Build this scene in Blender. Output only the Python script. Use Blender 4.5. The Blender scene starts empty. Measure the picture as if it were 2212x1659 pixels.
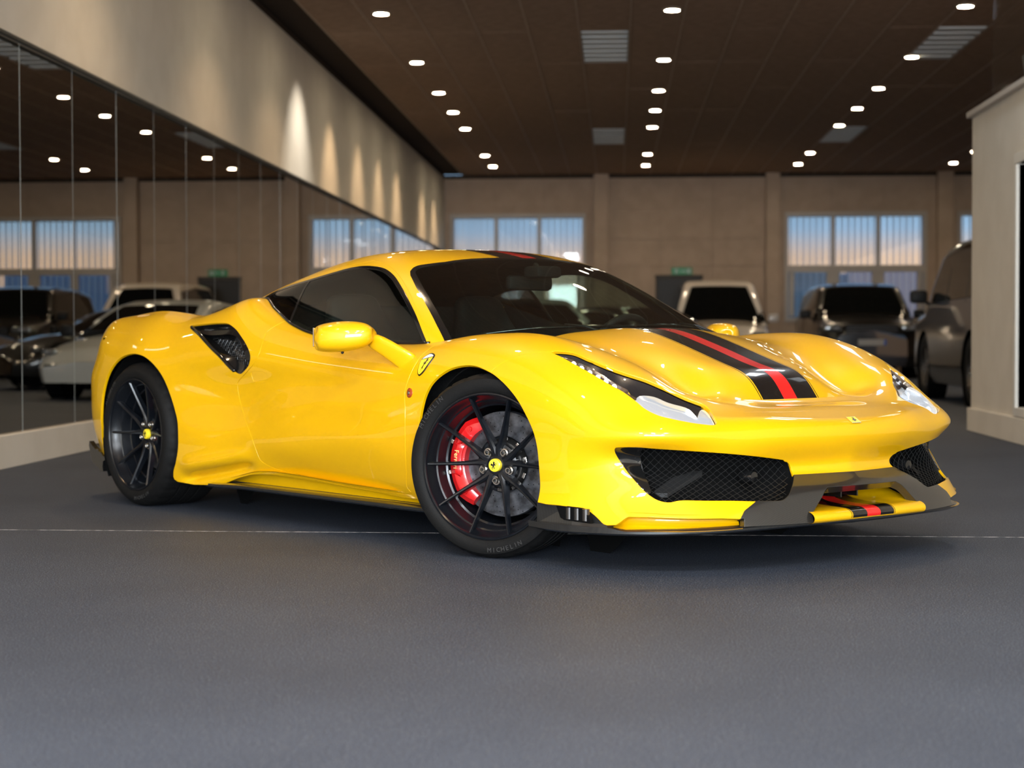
import bpy, bmesh, math, random
import numpy as np
from mathutils import Matrix, Vector
random.seed(7); RNG = np.random.default_rng(7)
PI = math.pi
SC = bpy.context.scene
COL = SC.collection
EXPOSURE = 1.25
LAMP_W = 12
NEARK = 2.8
WASH_W = 60
DAY_W = 920
PANEL_W = 75
YB_L = -6.8
# ------------------------------------------------------------------ camera
# calibrated from the car's known dimensions; the room frame has X along the far wall and Y into depth
TH = math.radians(136.66727304)                    # room depth direction seen in the car's frame
CC = (6.2634601, -4.94272274, 0.81561282)          # camera in the car's frame
YAW, PIT, ROLL, FPX = 2.44519, -0.02759, -0.00192, 3770.5
CAR_ROT = PI/2 - TH
CAR = Matrix.Rotation(CAR_ROT, 4, 'Z') @ Matrix.Translation((-CC[0], -CC[1], 0))
def _cam():
    d = Vector((math.cos(YAW)*math.cos(PIT), math.sin(YAW)*math.cos(PIT), math.sin(PIT)))
    r = Vector((math.sin(YAW), -math.cos(YAW), 0)); u = r.cross(d)
    r2 = r*math.cos(ROLL)+u*math.sin(ROLL); u2 = -r*math.sin(ROLL)+u*math.cos(ROLL)
    M = Matrix(((r2[0], u2[0], -d[0], CC[0]), (r2[1], u2[1], -d[1], CC[1]), (r2[2], u2[2], -d[2], CC[2]), (0, 0, 0, 1)))
    cam = bpy.data.cameras.new('camera'); co = bpy.data.objects.new('camera', cam); COL.objects.link(co)
    co.matrix_world = CAR @ M
    cam.sensor_width = 36; cam.lens = FPX*36/2212; cam.clip_end = 200
    cam.dof.use_dof = True; cam.dof.focus_distance = 6.5; cam.dof.aperture_fstop = 2.8; cam.dof.aperture_blades = 9
    SC.camera = co
_cam()
SC.view_settings.view_transform = 'Standard'; SC.view_settings.look = 'None'
SC.view_settings.gamma = 1.0; SC.view_settings.use_curve_mapping = False
SC.view_settings.exposure = EXPOSURE
# ------------------------------------------------------------------ world: evening sky outside the showroom
def _world():
    w = bpy.data.worlds.new('evening_sky'); SC.world = w; w.use_nodes = True
    nt = w.node_tree; bg = nt.nodes['Background']
    tc = nt.nodes.new('ShaderNodeTexCoord'); sp = nt.nodes.new('ShaderNodeSeparateXYZ'); cr = nt.nodes.new('ShaderNodeValToRGB')
    nt.links.new(tc.outputs['Generated'], sp.inputs[0]); nt.links.new(sp.outputs['Z'], cr.inputs[0]); nt.links.new(cr.outputs[0], bg.inputs[0])
    e = cr.color_ramp.elements; e[0].position = 0.0; e[0].color = (.50, .32, .20, 1); e[1].position = .5; e[1].color = (.10, .20, .38, 1)
    x = e.new(.044); x.color = (.50, .33, .21, 1); x = e.new(.060); x.color = (.20, .31, .44, 1); x = e.new(.20); x.color = (.14, .25, .42, 1)
    bg.inputs[1].default_value = 1.3
_world()
# ------------------------------------------------------------------ lights
def area(name, loc, target, sx, sy, power, col, spread=PI):
    l = bpy.data.lights.new(name, 'AREA'); l.shape = 'RECTANGLE'; l.size = sx; l.size_y = sy; l.energy = power; l.color = col; l.spread = spread
    o = bpy.data.objects.new(name, l); COL.objects.link(o); o.location = loc
    o.rotation_euler = (Vector(target)-Vector(loc)).to_track_quat('-Z', 'Y').to_euler()
    return o
def spot(name, loc, target, power, col, size, blend=.6, rad=.05):
    l = bpy.data.lights.new(name, 'SPOT'); l.energy = power; l.color = col; l.spot_size = size; l.spot_blend = blend; l.shadow_soft_size = rad
    o = bpy.data.objects.new(name, l); COL.objects.link(o); o.location = loc
    o.rotation_euler = (Vector(target)-Vector(loc)).to_track_quat('-Z', 'Y').to_euler()
    return o
COOL = (.80, .90, 1.0); WARM = (1.0, .70, .42); NEUT = (1.0, .93, .84)
area('shopfront_daylight', (-.2, YB_L+.02, 1.75), (-.2, 5, 1.0), 6.0, 2.9, DAY_W, COOL)
PANELS = [(_x, _y) for _x in (-2.0, -.14, 1.72) for _y in (-3.2, .4)]+[(2.35, 10.2), (2.35, 12.9)]
for _x, _y in PANELS:
    area('rooflight_glow', (_x, _y, 4.325), (_x, _y, 0), .54, 1.15, PANEL_W*(1 if _y < 5 else .10), (.86, .93, 1.0))

# ------------------------------------------------------------------ materials
def mat(name, col, rough=.5, metal=0., coat=0., spec=.5, emit=None, estr=0., coat_rough=.03, trans=0., ior=1.45):
    m = bpy.data.materials.new(name); m.use_nodes = True; b = m.node_tree.nodes['Principled BSDF']
    b.inputs['Base Color'].default_value = (*col, 1); b.inputs['Roughness'].default_value = rough; b.inputs['Metallic'].default_value = metal
    b.inputs['Coat Weight'].default_value = coat; b.inputs['Coat Roughness'].default_value = coat_rough
    b.inputs['Specular IOR Level'].default_value = spec; b.inputs['Transmission Weight'].default_value = trans; b.inputs['IOR'].default_value = ior
    if emit: b.inputs['Emission Color'].default_value = (*emit, 1); b.inputs['Emission Strength'].default_value = estr
    return m
def noise_mat(name, c1, c2, scale, rough=.5, metal=0, coat=0, spec=.5, detail=3, bump=0, lo=.4, hi=.6, stretch=None, obj=True, coat_rough=.03):
    m = mat(name, c1, rough, metal, coat, spec, coat_rough=coat_rough); nt = m.node_tree; b = nt.nodes['Principled BSDF']
    tc = nt.nodes.new('ShaderNodeTexCoord'); n = nt.nodes.new('ShaderNodeTexNoise'); cr = nt.nodes.new('ShaderNodeValToRGB')
    src = tc.outputs['Object']
    if stretch:
        mp = nt.nodes.new('ShaderNodeMapping'); mp.inputs['Scale'].default_value = stretch; nt.links.new(src, mp.inputs[0]); src = mp.outputs[0]
    nt.links.new(src, n.inputs['Vector']); n.inputs['Scale'].default_value = scale; n.inputs['Detail'].default_value = detail
    nt.links.new(n.outputs['Fac'], cr.inputs[0]); nt.links.new(cr.outputs[0], b.inputs['Base Color'])
    e = cr.color_ramp.elements; e[0].position = lo; e[0].color = (*c1, 1); e[1].position = hi; e[1].color = (*c2, 1)
    if bump:
        bp = nt.nodes.new('ShaderNodeBump'); bp.inputs['Strength'].default_value = bump; bp.inputs['Distance'].default_value = .002
        nt.links.new(n.outputs['Fac'], bp.inputs['Height']); nt.links.new(bp.outputs[0], b.inputs['Normal'])
    return m
def glass_mat(name, tint, gloss=1.0, ior=1.5):
    """thin tinted pane: fresnel mix of a tinted see-through layer and a mirror layer"""
    m = bpy.data.materials.new(name); m.use_nodes = True; nt = m.node_tree; nt.nodes.clear()
    out = nt.nodes.new('ShaderNodeOutputMaterial'); mx = nt.nodes.new('ShaderNodeMixShader'); t = nt.nodes.new('ShaderNodeBsdfTransparent')
    g = nt.nodes.new('ShaderNodeBsdfGlossy'); f = nt.nodes.new('ShaderNodeFresnel')
    t.inputs[0].default_value = (*tint, 1); g.inputs[0].default_value = (gloss, gloss, gloss, 1); g.inputs['Roughness'].default_value = .02
    ge = nt.nodes.new('ShaderNodeNewGeometry'); mr = nt.nodes.new('ShaderNodeMapRange')      # same fresnel seen from either side of the thin pane
    mr.inputs['To Min'].default_value = ior; mr.inputs['To Max'].default_value = 1/ior
    nt.links.new(ge.outputs['Backfacing'], mr.inputs['Value']); nt.links.new(mr.outputs[0], f.inputs[0])
    nt.links.new(f.outputs[0], mx.inputs[0]); nt.links.new(t.outputs[0], mx.inputs[1]); nt.links.new(g.outputs[0], mx.inputs[2]); nt.links.new(mx.outputs[0], out.inputs[0])
    return m
M = {}
M['yellow'] = mat('yellow_paint', (.79, .425, .0), .40, 0, .8, .3, coat_rough=.02)
M['yellow_in'] = mat('yellow_paint_inner', (.80, .44, .002), .6)
M['stripe_black'] = mat('stripe_black', (.004, .004, .004), .25, 0, 1.0)
M['stripe_red'] = mat('stripe_red', (.75, .012, .010), .35, 0, 1.0)
def carbon():
    m = mat('carbon_weave', (.02, .02, .02), .35, 0, 1.0, .5, coat_rough=.05); nt = m.node_tree; b = nt.nodes['Principled BSDF']
    tc = nt.nodes.new('ShaderNodeTexCoord'); ck = nt.nodes.new('ShaderNodeTexChecker'); ck.inputs['Scale'].default_value = 420
    mp = nt.nodes.new('ShaderNodeMapping'); mp.inputs['Rotation'].default_value = (.6, .5, .78)
    ck.inputs[1].default_value = (.020, .019, .017, 1); ck.inputs[2].default_value = (.008, .008, .008, 1)
    nt.links.new(tc.outputs['Object'], mp.inputs[0]); nt.links.new(mp.outputs[0], ck.inputs[0]); nt.links.new(ck.outputs[0], b.inputs['Base Color'])
    return m
M['carbon'] = carbon()
M['gloss_black'] = mat('gloss_black', (.006, .006, .006), .12, 0, .6)
M['matt_black'] = mat('matt_black', (.008, .008, .008), .6)
M['void'] = mat('shadow_black', (.003, .003, .003), .9, spec=.1)
M['rubber'] = noise_mat('tyre_rubber', (.005, .005, .005), (.008, .0075, .007), 300, .62, spec=.18, bump=.3)
M['rim'] = mat('satin_black_rim', (.004, .005, .007), .28, .0, .15, .5, coat_rough=.2)
M['disc'] = noise_mat('carbon_ceramic', (.03, .03, .033), (.13, .135, .15), 30, .34, .55, detail=6, lo=.35, hi=.7, bump=.15)
M['steel'] = mat('steel', (.55, .52, .48), .28, 1.0)
M['dark_steel'] = mat('dark_steel', (.10, .095, .09), .4, .9)
M['caliper'] = mat('caliper_red', (.62, .008, .009), .3, 0, .8)
M['white'] = mat('white_print', (.75, .75, .72), .4)
M['cream'] = mat('cream_print', (.80, .62, .22), .4)
M['badge_yellow'] = mat('badge_yellow', (.95, .72, .03), .3, 0, .5)
M['green'] = mat('badge_green', (.02, .25, .06), .4)
M['chrome'] = mat('chrome', (.85, .85, .85), .08, 1.0)
M['glass_car'] = glass_mat('tinted_car_glass', (.56, .66, .60))
M['glass_dark'] = glass_mat('dark_quarter_glass', (.06, .06, .06))
M['glass_lamp'] = glass_mat('clear_lamp_cover', (.93, .95, .97))
M['leather'] = noise_mat('black_leather', (.010, .010, .010), (.016, .016, .016), 90, .55, bump=.2)
M['alcantara'] = noise_mat('dark_suede', (.016, .015, .015), (.024, .023, .022), 200, .95, spec=.1)
M['amber'] = mat('amber_marker', (.35, .05, .01), .15, 0, 1.0)
M['red_lamp'] = mat('red_lamp', (.6, .01, .01), .15, 0, 1, emit=(1, .02, .02), estr=.6)
M['led'] = mat('led_white', (.9, .9, .9), .2, emit=(.95, .97, 1), estr=1.6)
M['lamp_mirror'] = mat('lamp_reflector', (.9, .92, .95), .12, 1.0, emit=(.85, .92, 1), estr=.3)
M['lamp_black'] = mat('lamp_bezel', (.012, .012, .014), .25, 0, .5)
M['wire'] = mat('grille_wire', (.05, .05, .05), .35, .6)
# ------------------------------------------------------------------ object helpers
def tag(o, label=None, cat=None, group=None, kind=None):
    if label: o['label'] = label
    if cat: o['category'] = cat
    if group: o['group'] = group
    if kind: o['kind'] = kind
    return o
def thing(name, label, cat, loc=(0, 0, 0), rz=0, group=None):
    o = bpy.data.objects.new(name, None); COL.objects.link(o); o.location = loc; o.rotation_euler = (0, 0, rz); o.empty_display_size = .2
    return tag(o, label, cat, group)
def link(name, me, parent=None, m=None):
    if m is not None and not me.materials: me.materials.append(m)
    o = bpy.data.objects.new(name, me); COL.objects.link(o)
    if parent is not None: o.parent = parent
    return o
def meshobj(name, V, F, m, parent=None, smooth=True, normals=None):
    me = bpy.data.meshes.new(name); me.from_pydata([tuple(map(float, v)) for v in V], [], [tuple(int(i) for i in f) for f in F]); me.materials.append(m)
    if smooth: me.polygons.foreach_set('use_smooth', [True]*len(me.polygons))
    if normals is not None: me.normals_split_custom_set_from_vertices([tuple(map(float, n)) for n in normals])
    return link(name, me, parent)
def fromarr(name, V, T, m, parent=None, normals=None):
    """fast triangle mesh"""
    me = bpy.data.meshes.new(name); nv, nt = len(V), len(T)
    me.vertices.add(nv); me.vertices.foreach_set('co', np.asarray(V, np.float32).ravel())
    me.loops.add(nt*3); me.loops.foreach_set('vertex_index', np.asarray(T, np.int32).ravel())
    me.polygons.add(nt); me.polygons.foreach_set('loop_start', np.arange(0, nt*3, 3, dtype=np.int32))
    me.update(calc_edges=True); me.polygons.foreach_set('use_smooth', np.ones(nt, bool)); me.materials.append(m)
    if normals is not None: me.normals_split_custom_set_from_vertices(np.asarray(normals, float).tolist())
    return link(name, me, parent)
class MB:
    """small mesh collector"""
    def __init__(s): s.bm = bmesh.new()
    def box(s, c, d, rz=0, bevel=0, rot=None):
        r = bmesh.ops.create_cube(s.bm, size=1); vs = r['verts']
        R = rot.to_4x4() if rot is not None else Matrix.Rotation(rz, 4, 'Z')
        bmesh.ops.transform(s.bm, matrix=Matrix.Translation(c) @ R @ Matrix.Diagonal((*d, 1)), verts=vs)
        if bevel:
            es = list({e for v in vs for e in v.link_edges}); bmesh.ops.bevel(s.bm, geom=es, offset=bevel, segments=2, affect='EDGES', profile=.5)
        return s
    def prism(s, pts, z0, z1, axis='z', M4=None):
        """closed outline extruded; axis picks the extrude direction; pts are the other two coordinates in order"""
        def mk(a, b, t): return {'z': (a, b, t), 'y': (a, t, b), 'x': (t, a, b)}[axis]
        lo = [s.bm.verts.new(mk(a, b, z0)) for a, b in pts]; hi = [s.bm.verts.new(mk(a, b, z1)) for a, b in pts]; n = len(pts)
        s.bm.faces.new(lo); s.bm.faces.new(hi[::-1])
        for i in range(n): s.bm.faces.new((lo[i], hi[i], hi[(i+1) % n], lo[(i+1) % n]))
        if M4 is not None: bmesh.ops.transform(s.bm, matrix=M4, verts=lo+hi)
        return s
    def lathe(s, prof, n=64, M4=None, a0=0, a1=2*PI):
        """prof: (r, h) rotated about local Z"""
        full = abs(a1-a0-2*PI) < 1e-6; k = n if full else n+1; rings = []
        for i in range(k):
            a = a0+(a1-a0)*i/n; rings.append([s.bm.verts.new((r*math.cos(a), r*math.sin(a), h)) for r, h in prof])
        for i in range(n):
            A = rings[i]; B = rings[(i+1) % k]
            for j in range(len(prof)-1):
                if prof[j][0] < 1e-7 and prof[j+1][0] < 1e-7: continue
                s.bm.faces.new((A[j], B[j], B[j+1], A[j+1]))
        if M4 is not None: bmesh.ops.transform(s.bm, matrix=M4, verts=[v for r in rings for v in r])
        return s
    def tube(s, pts, r, n=8, closed=False):
        """round bar through points; r a number or one per point"""
        P = [Vector(p) for p in pts]; L = len(P); rings = []
        rr = r if hasattr(r, '__len__') else [r]*L; up = Vector((0, 0, 1))
        for i in range(L):
            t = (P[(i+1) % L]-P[i-1]) if closed else (P[min(i+1, L-1)]-P[max(i-1, 0)])
            t.normalize(); a = t.cross(up)
            if a.length < .1: a = t.cross(Vector((1, 0, 0)))
            a.normalize(); b = a.cross(t)
            rings.append([s.bm.verts.new(P[i]+(a*math.cos(2*PI*k/n)+b*math.sin(2*PI*k/n))*rr[i]) for k in range(n)])
        for i in range(L if closed else L-1):
            A = rings[i]; B = rings[(i+1) % L]
            for k in range(n): s.bm.faces.new((A[k], B[k], B[(k+1) % n], A[(k+1) % n]))
        if not closed: s.bm.faces.new(rings[0][::-1]); s.bm.faces.new(rings[-1])
        return s
    def loft(s, rings, cap=True):
        R = [[s.bm.verts.new(p) for p in ring] for ring in rings]; n = len(R[0])
        for i in range(len(R)-1):
            for k in range(n): s.bm.faces.new((R[i][k], R[i+1][k], R[i+1][(k+1) % n], R[i][(k+1) % n]))
        if cap: s.bm.faces.new(R[0][::-1]); s.bm.faces.new(R[-1])
        return s
    def build(s, name, m, parent=None, smooth=None, subd=0, loc=None):
        bmesh.ops.recalc_face_normals(s.bm, faces=s.bm.faces)
        me = bpy.data.meshes.new(name)
        if smooth:
            for f in s.bm.faces: f.smooth = True
            if smooth is not True:
                for e in s.bm.edges:
                    if len(e.link_faces) == 2 and e.calc_face_angle(0) > smooth: e.smooth = False
        s.bm.to_mesh(me); s.bm.free(); o = link(name, me, parent, m)
        if subd: md = o.modifiers.new('subdivision', 'SUBSURF'); md.levels = subd; md.render_levels = subd
        if loc is not None: o.location = loc
        return o
SM = math.radians(35)
def copy_tree(o, parent=None):
    c = o.copy(); COL.objects.link(c); c.parent = parent
    for ch in list(o.children): copy_tree(ch, c)
    return c
# ------------------------------------------------------------------ trimmed surface tools (used for every vehicle body)
def gridmesh(V, outward=True):
    n, m, _ = V.shape; idx = np.arange(n*m).reshape(n, m)
    a, b, c, d = idx[:-1, :-1], idx[:-1, 1:], idx[1:, 1:], idx[1:, :-1]
    T = np.concatenate([np.stack([a, b, c], -1).reshape(-1, 3), np.stack([a, c, d], -1).reshape(-1, 3)])
    P = V.reshape(-1, 3)
    N = vnormals(P, T)
    return P, T, N
def vnormals(P, T):
    fn = np.cross(P[T[:, 1]]-P[T[:, 0]], P[T[:, 2]]-P[T[:, 0]]); N = np.zeros_like(P)
    for k in range(3): np.add.at(N, T[:, k], fn)
    return N/(np.linalg.norm(N, axis=1)[:, None]+1e-12)
def clip(mesh, f):
    """keep the part of the mesh where f > 0, cutting triangles exactly on f = 0"""
    P, T, N = mesh; f = np.where(np.abs(f) < 1e-7, 1e-7, f); ins = f > 0; c = ins[T].sum(1)
    keep = [T[c == 3]]; newP = []; newN = []; base = len(P)
    E = {}
    mixed = T[(c > 0) & (c < 3)]
    if len(mixed):
        two = mixed[ins[mixed].sum(1) == 2]; one = mixed[ins[mixed].sum(1) == 1]
        def roll(A, first):  # rotate so that the odd vertex is first
            k = np.argmax(first, axis=1); r = (np.arange(3)[None]+k[:, None]) % 3
            return np.take_along_axis(A, r, 1)
        one = roll(one, ins[one]) if len(one) else one.reshape(0, 3)
        two = roll(two, ~ins[two]) if len(two) else two.reshape(0, 3)
        ed = np.concatenate([one[:, [0, 1]], one[:, [0, 2]], two[:, [0, 1]], two[:, [0, 2]]])
        es = np.sort(ed, 1); u, inv = np.unique(es, axis=0, return_inverse=True); inv = inv.ravel()
        t = f[u[:, 0]]/(f[u[:, 0]]-f[u[:, 1]]); t = t[:, None]
        newP = P[u[:, 0]]*(1-t)+P[u[:, 1]]*t; newN = N[u[:, 0]]*(1-t)+N[u[:, 1]]*t; newN /= np.linalg.norm(newN, axis=1)[:, None]+1e-12
        n1, n2 = len(one), len(two); id_ = inv+base
        a, b, c2, d = id_[:n1], id_[n1:2*n1], id_[2*n1:2*n1+n2], id_[2*n1+n2:]
        keep.append(np.stack([one[:, 0], a, b], 1))
        keep.append(np.stack([c2, two[:, 1], two[:, 2]], 1)); keep.append(np.stack([c2, two[:, 2], d], 1))
        P = np.vstack([P, newP]); N = np.vstack([N, newN])
    T = np.concatenate(keep)
    used = np.unique(T); mp = np.zeros(len(P), int); mp[used] = np.arange(len(used))
    return P[used], mp[T], N[used]
def smooth_poly(pts, n=6, closed=True):
    P = np.array(pts, float); L = len(P); out = []
    for i in range(L if closed else L-1):
        p0, p1, p2, p3 = (P[(i-1) % L], P[i], P[(i+1) % L], P[(i+2) % L]) if closed else (P[max(i-1, 0)], P[i], P[i+1], P[min(i+2, L-1)])
        for k in range(n):
            t = k/n; out.append(.5*((2*p1)+(-p0+p2)*t+(2*p0-5*p1+4*p2-p3)*t*t+(-p0+3*p1-3*p2+p3)*t**3))
    if not closed: out.append(P[-1])
    return np.array(out)
def sdf(q, poly):
    """signed distance of 2-D points to a closed polygon, positive inside"""
    poly = np.asarray(poly, float); a = poly; b = np.roll(poly, -1, 0); d = np.full(len(q), 1e9); w = np.zeros(len(q), bool)
    for (x1, y1), (x2, y2) in zip(a, b):
        ex, ey = x2-x1, y2-y1; l = ex*ex+ey*ey+1e-18
        t = np.clip(((q[:, 0]-x1)*ex+(q[:, 1]-y1)*ey)/l, 0, 1)
        d = np.minimum(d, (q[:, 0]-x1-t*ex)**2+(q[:, 1]-y1-t*ey)**2)
        cnd = ((y1 > q[:, 1]) != (y2 > q[:, 1])); xi = x1+(q[:, 1]-y1)*ex/(ey if abs(ey) > 1e-15 else 1e-15)
        w ^= cnd & (q[:, 0] < xi)
    d = np.sqrt(d); return np.where(w, d, -d)
def field(mesh, poly, proj, guard=None):
    """signed field of a polygon drawn on a projection of the mesh: 'xz', 'xy', 'yz' or 'dz' (diagonal, height)"""
    P = mesh[0]
    q = {'xz': P[:, [0, 2]], 'xy': P[:, [0, 1]], 'yz': P[:, [1, 2]]}.get(proj)
    if proj == 'dz': q = np.stack([dcoord(P), P[:, 2]], 1)
    f = sdf(q, poly)
    if guard is not None: f = np.where(guard(P), f, -np.maximum(np.abs(f), .02))
    return f
DA = math.radians(50)
def dcoord(P): return -P[:, 0]*math.sin(DA)+P[:, 1]*math.cos(DA)    # horizontal axis seen from the front quarter
def todz(pts): A = np.array(pts, float); return np.stack([dcoord(A), A[:, 2]], 1)
def split(mesh, f, gap=0.):
    return clip(mesh, f-gap), clip(mesh, -f-gap)
def boundary(T):
    e = np.concatenate([T[:, [0, 1]], T[:, [1, 2]], T[:, [2, 0]]]); k = np.sort(e, 1); u, i, c = np.unique(k, axis=0, return_index=True, return_counts=True)
    return e[i[c == 1]]
def hem(mesh, depth=.010, r=.0018, keep=None):
    """fold every cut edge inward with a tiny rounded lip"""
    P, T, N = mesh; B = boundary(T)
    B = B[~((np.abs(P[B[:, 0], 1]) < 1e-4) & (np.abs(P[B[:, 1], 1]) < 1e-4))]
    if keep is not None and len(B): B = B[keep(P[B[:, 0]]) & keep(P[B[:, 1]])]
    if not len(B): return mesh
    vs = np.unique(B); mp = {v: i for i, v in enumerate(vs)}; O = np.zeros((len(vs), 3))
    d = P[B[:, 1]]-P[B[:, 0]]; o = np.cross(d, N[B[:, 0]])
    for k in range(2): np.add.at(O, np.searchsorted(vs, B[:, k]), o)
    O /= np.linalg.norm(O, axis=1)[:, None]+1e-12
    n0 = len(P); m = len(vs); Pn = P[vs]; Nn = N[vs]
    r1 = Pn+O*r*.7-Nn*r*.3; r2 = Pn+O*r-Nn*r; r3 = r2-Nn*depth
    nn1 = Nn+O*.9; nn1 /= np.linalg.norm(nn1, axis=1)[:, None]
    P2 = np.vstack([P, r1, r2, r3]); N2 = np.vstack([N, nn1, O, O])
    ia = np.searchsorted(vs, B[:, 0]); ib = np.searchsorted(vs, B[:, 1]); F = [T]
    prev = (B[:, 0], B[:, 1])
    for k in range(3):
        cur = (n0+k*m+ia, n0+k*m+ib)
        F.append(np.stack([prev[0], cur[0], cur[1]], 1)); F.append(np.stack([prev[0], cur[1], prev[1]], 1)); prev = cur
    return P2, np.concatenate(F), N2
def mirrored(mesh):
    P, T, N = mesh; s = np.array([1, -1, 1]); return P*s, T[:, ::-1], N*s
def joined(mesh):
    P, T, N = mesh; N = N.copy(); c = np.abs(P[:, 1]) < 1e-5; N[c, 1] = 0; N /= np.linalg.norm(N, axis=1)[:, None]+1e-12
    Q, U, O = mirrored((P, T, N)); return np.vstack([P, Q]), np.concatenate([T, U+len(P)]), np.vstack([N, O])
def push(mesh, d):
    P, T, N = mesh; d = np.asarray(d); return P+N*(d[:, None] if d.ndim else d), T, N
def emit(name, mesh, m, parent, both=False, label=None, h=True, depth=.010, keep=None):
    """panel -> object(s): both=True joins left and right halves, else one object per side (near side first)"""
    if len(mesh[1]) == 0: print('EMPTY', name); return []
    if h: mesh = hem(mesh, depth, keep=keep)
    out = []
    if both: out = [fromarr(name, *(lambda a: (a[0], a[1]))(joined(mesh)), m, parent, joined(mesh)[2])]
    else:
        for k in (1, 0):
            q = mirrored(mesh) if k else mesh; out.append(fromarr(name, q[0], q[1], m, parent, q[2]))
    if label:
        for o in out: o['label'] = label
    return out

# ------------------------------------------------------------------ the car body surface
def ncs(x,y):
    """natural cubic spline coefficients along axis 0"""
    x=np.asarray(x,float); y=np.asarray(y,float); n=len(x); h=np.diff(x)
    A=np.zeros((n,n)); A[0,0]=A[-1,-1]=1; r=np.zeros_like(y)
    for i in range(1,n-1):
        A[i,i-1]=h[i-1];A[i,i]=2*(h[i-1]+h[i]);A[i,i+1]=h[i]
        r[i]=6*((y[i+1]-y[i])/h[i]-(y[i]-y[i-1])/h[i-1])
    return np.linalg.solve(A,r)
def basis(x,q):
    """matrix M (len q,len x) so M@y = spline(q); linear extrapolation clamp"""
    x=np.asarray(x,float); q=np.clip(np.asarray(q,float),x[0],x[-1]); n=len(x)
    Mc=ncs(x,np.eye(n)); i=np.clip(np.searchsorted(x,q,side='right')-1,0,n-2); h=x[i+1]-x[i]
    a=(x[i+1]-q)/h; b=(q-x[i])/h
    E=np.eye(n)
    return a[:,None]*E[i]+b[:,None]*E[i+1]+((a**3-a)[:,None]*Mc[i]+(b**3-b)[:,None]*Mc[i+1])*(h*h/6)[:,None]
def tensor(xs,ys,T,x,y):
    x=np.asarray(x,float); sh=x.shape; x=x.ravel(); y=np.broadcast_to(y,sh).ravel()
    return np.einsum('ni,ij,nj->n',basis(xs,x),np.asarray(T,float),basis(ys,y)).reshape(sh)
class Tens:
    """tensor spline pre-sampled for speed: fine grid bilinear"""
    def __init__(s,xs,ys,T,nx=1200,ny=300):
        s.x=np.linspace(xs[0],xs[-1],nx); s.y=np.linspace(ys[0],ys[-1],ny)
        s.G=basis(xs,s.x)@np.asarray(T,float)@basis(ys,s.y).T
    def __call__(s,x,y):
        fx=np.clip((x-s.x[0])/(s.x[1]-s.x[0]),0,len(s.x)-1.001); fy=np.clip((y-s.y[0])/(s.y[1]-s.y[0]),0,len(s.y)-1.001)
        i=fx.astype(int); j=fy.astype(int); a=fx-i; b=fy-j; G=s.G
        return G[i,j]*(1-a)*(1-b)+G[i+1,j]*a*(1-b)+G[i,j+1]*(1-a)*b+G[i+1,j+1]*a*b
def smin(a,b,k):
    h=np.clip(k-np.abs(a-b),0,None)/k
    return np.minimum(a,b)-h*h*k*.25
def sstep(a,b,x):
    t=np.clip((x-a)/(b-a),0,1); return t*t*(3-2*t)
# ---------- body plan curve (x,y>=0), rear centre -> front centre, at z~.45
BP=[(-2.10,0),(-2.09,.3),(-2.065,.55),(-2.02,.75),(-1.935,.875),(-1.77,.945),(-1.55,.97),(-1.325,.975),(-1.05,.965),(-.75,.94),(-.45,.925),(-.1,.925),(.25,.93),(.6,.94),(.95,.955),(1.3,.965),(1.55,.962),(1.75,.945),(1.90,.905),(2.02,.835),(2.11,.73),(2.175,.58),(2.225,.4),(2.26,.2),(2.272,0)]
BP=np.array(BP)
def plan(n):
    d=np.r_[0,np.cumsum(np.hypot(*np.diff(BP,axis=0).T))]
    # mirror ends for zero slope
    P=np.vstack([BP[2:0:-1]*[1,-1],BP,BP[-2:-4:-1]*[1,-1]])
    dd=np.r_[0,np.cumsum(np.hypot(*np.diff(P,axis=0).T))]
    L0=dd[2]; L=d[-1]
    s=np.linspace(0,L,n)
    M=basis(dd,s+L0); Q=M@P
    e=1e-3
    T=(basis(dd,s+L0+e)-basis(dd,s+L0-e))@P; T/=np.linalg.norm(T,axis=1)[:,None]
    N=np.stack([-T[:,1],T[:,0]],1)  # left normal: travelling rear->front along +y side; outward
    return s,Q,N,d
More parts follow.
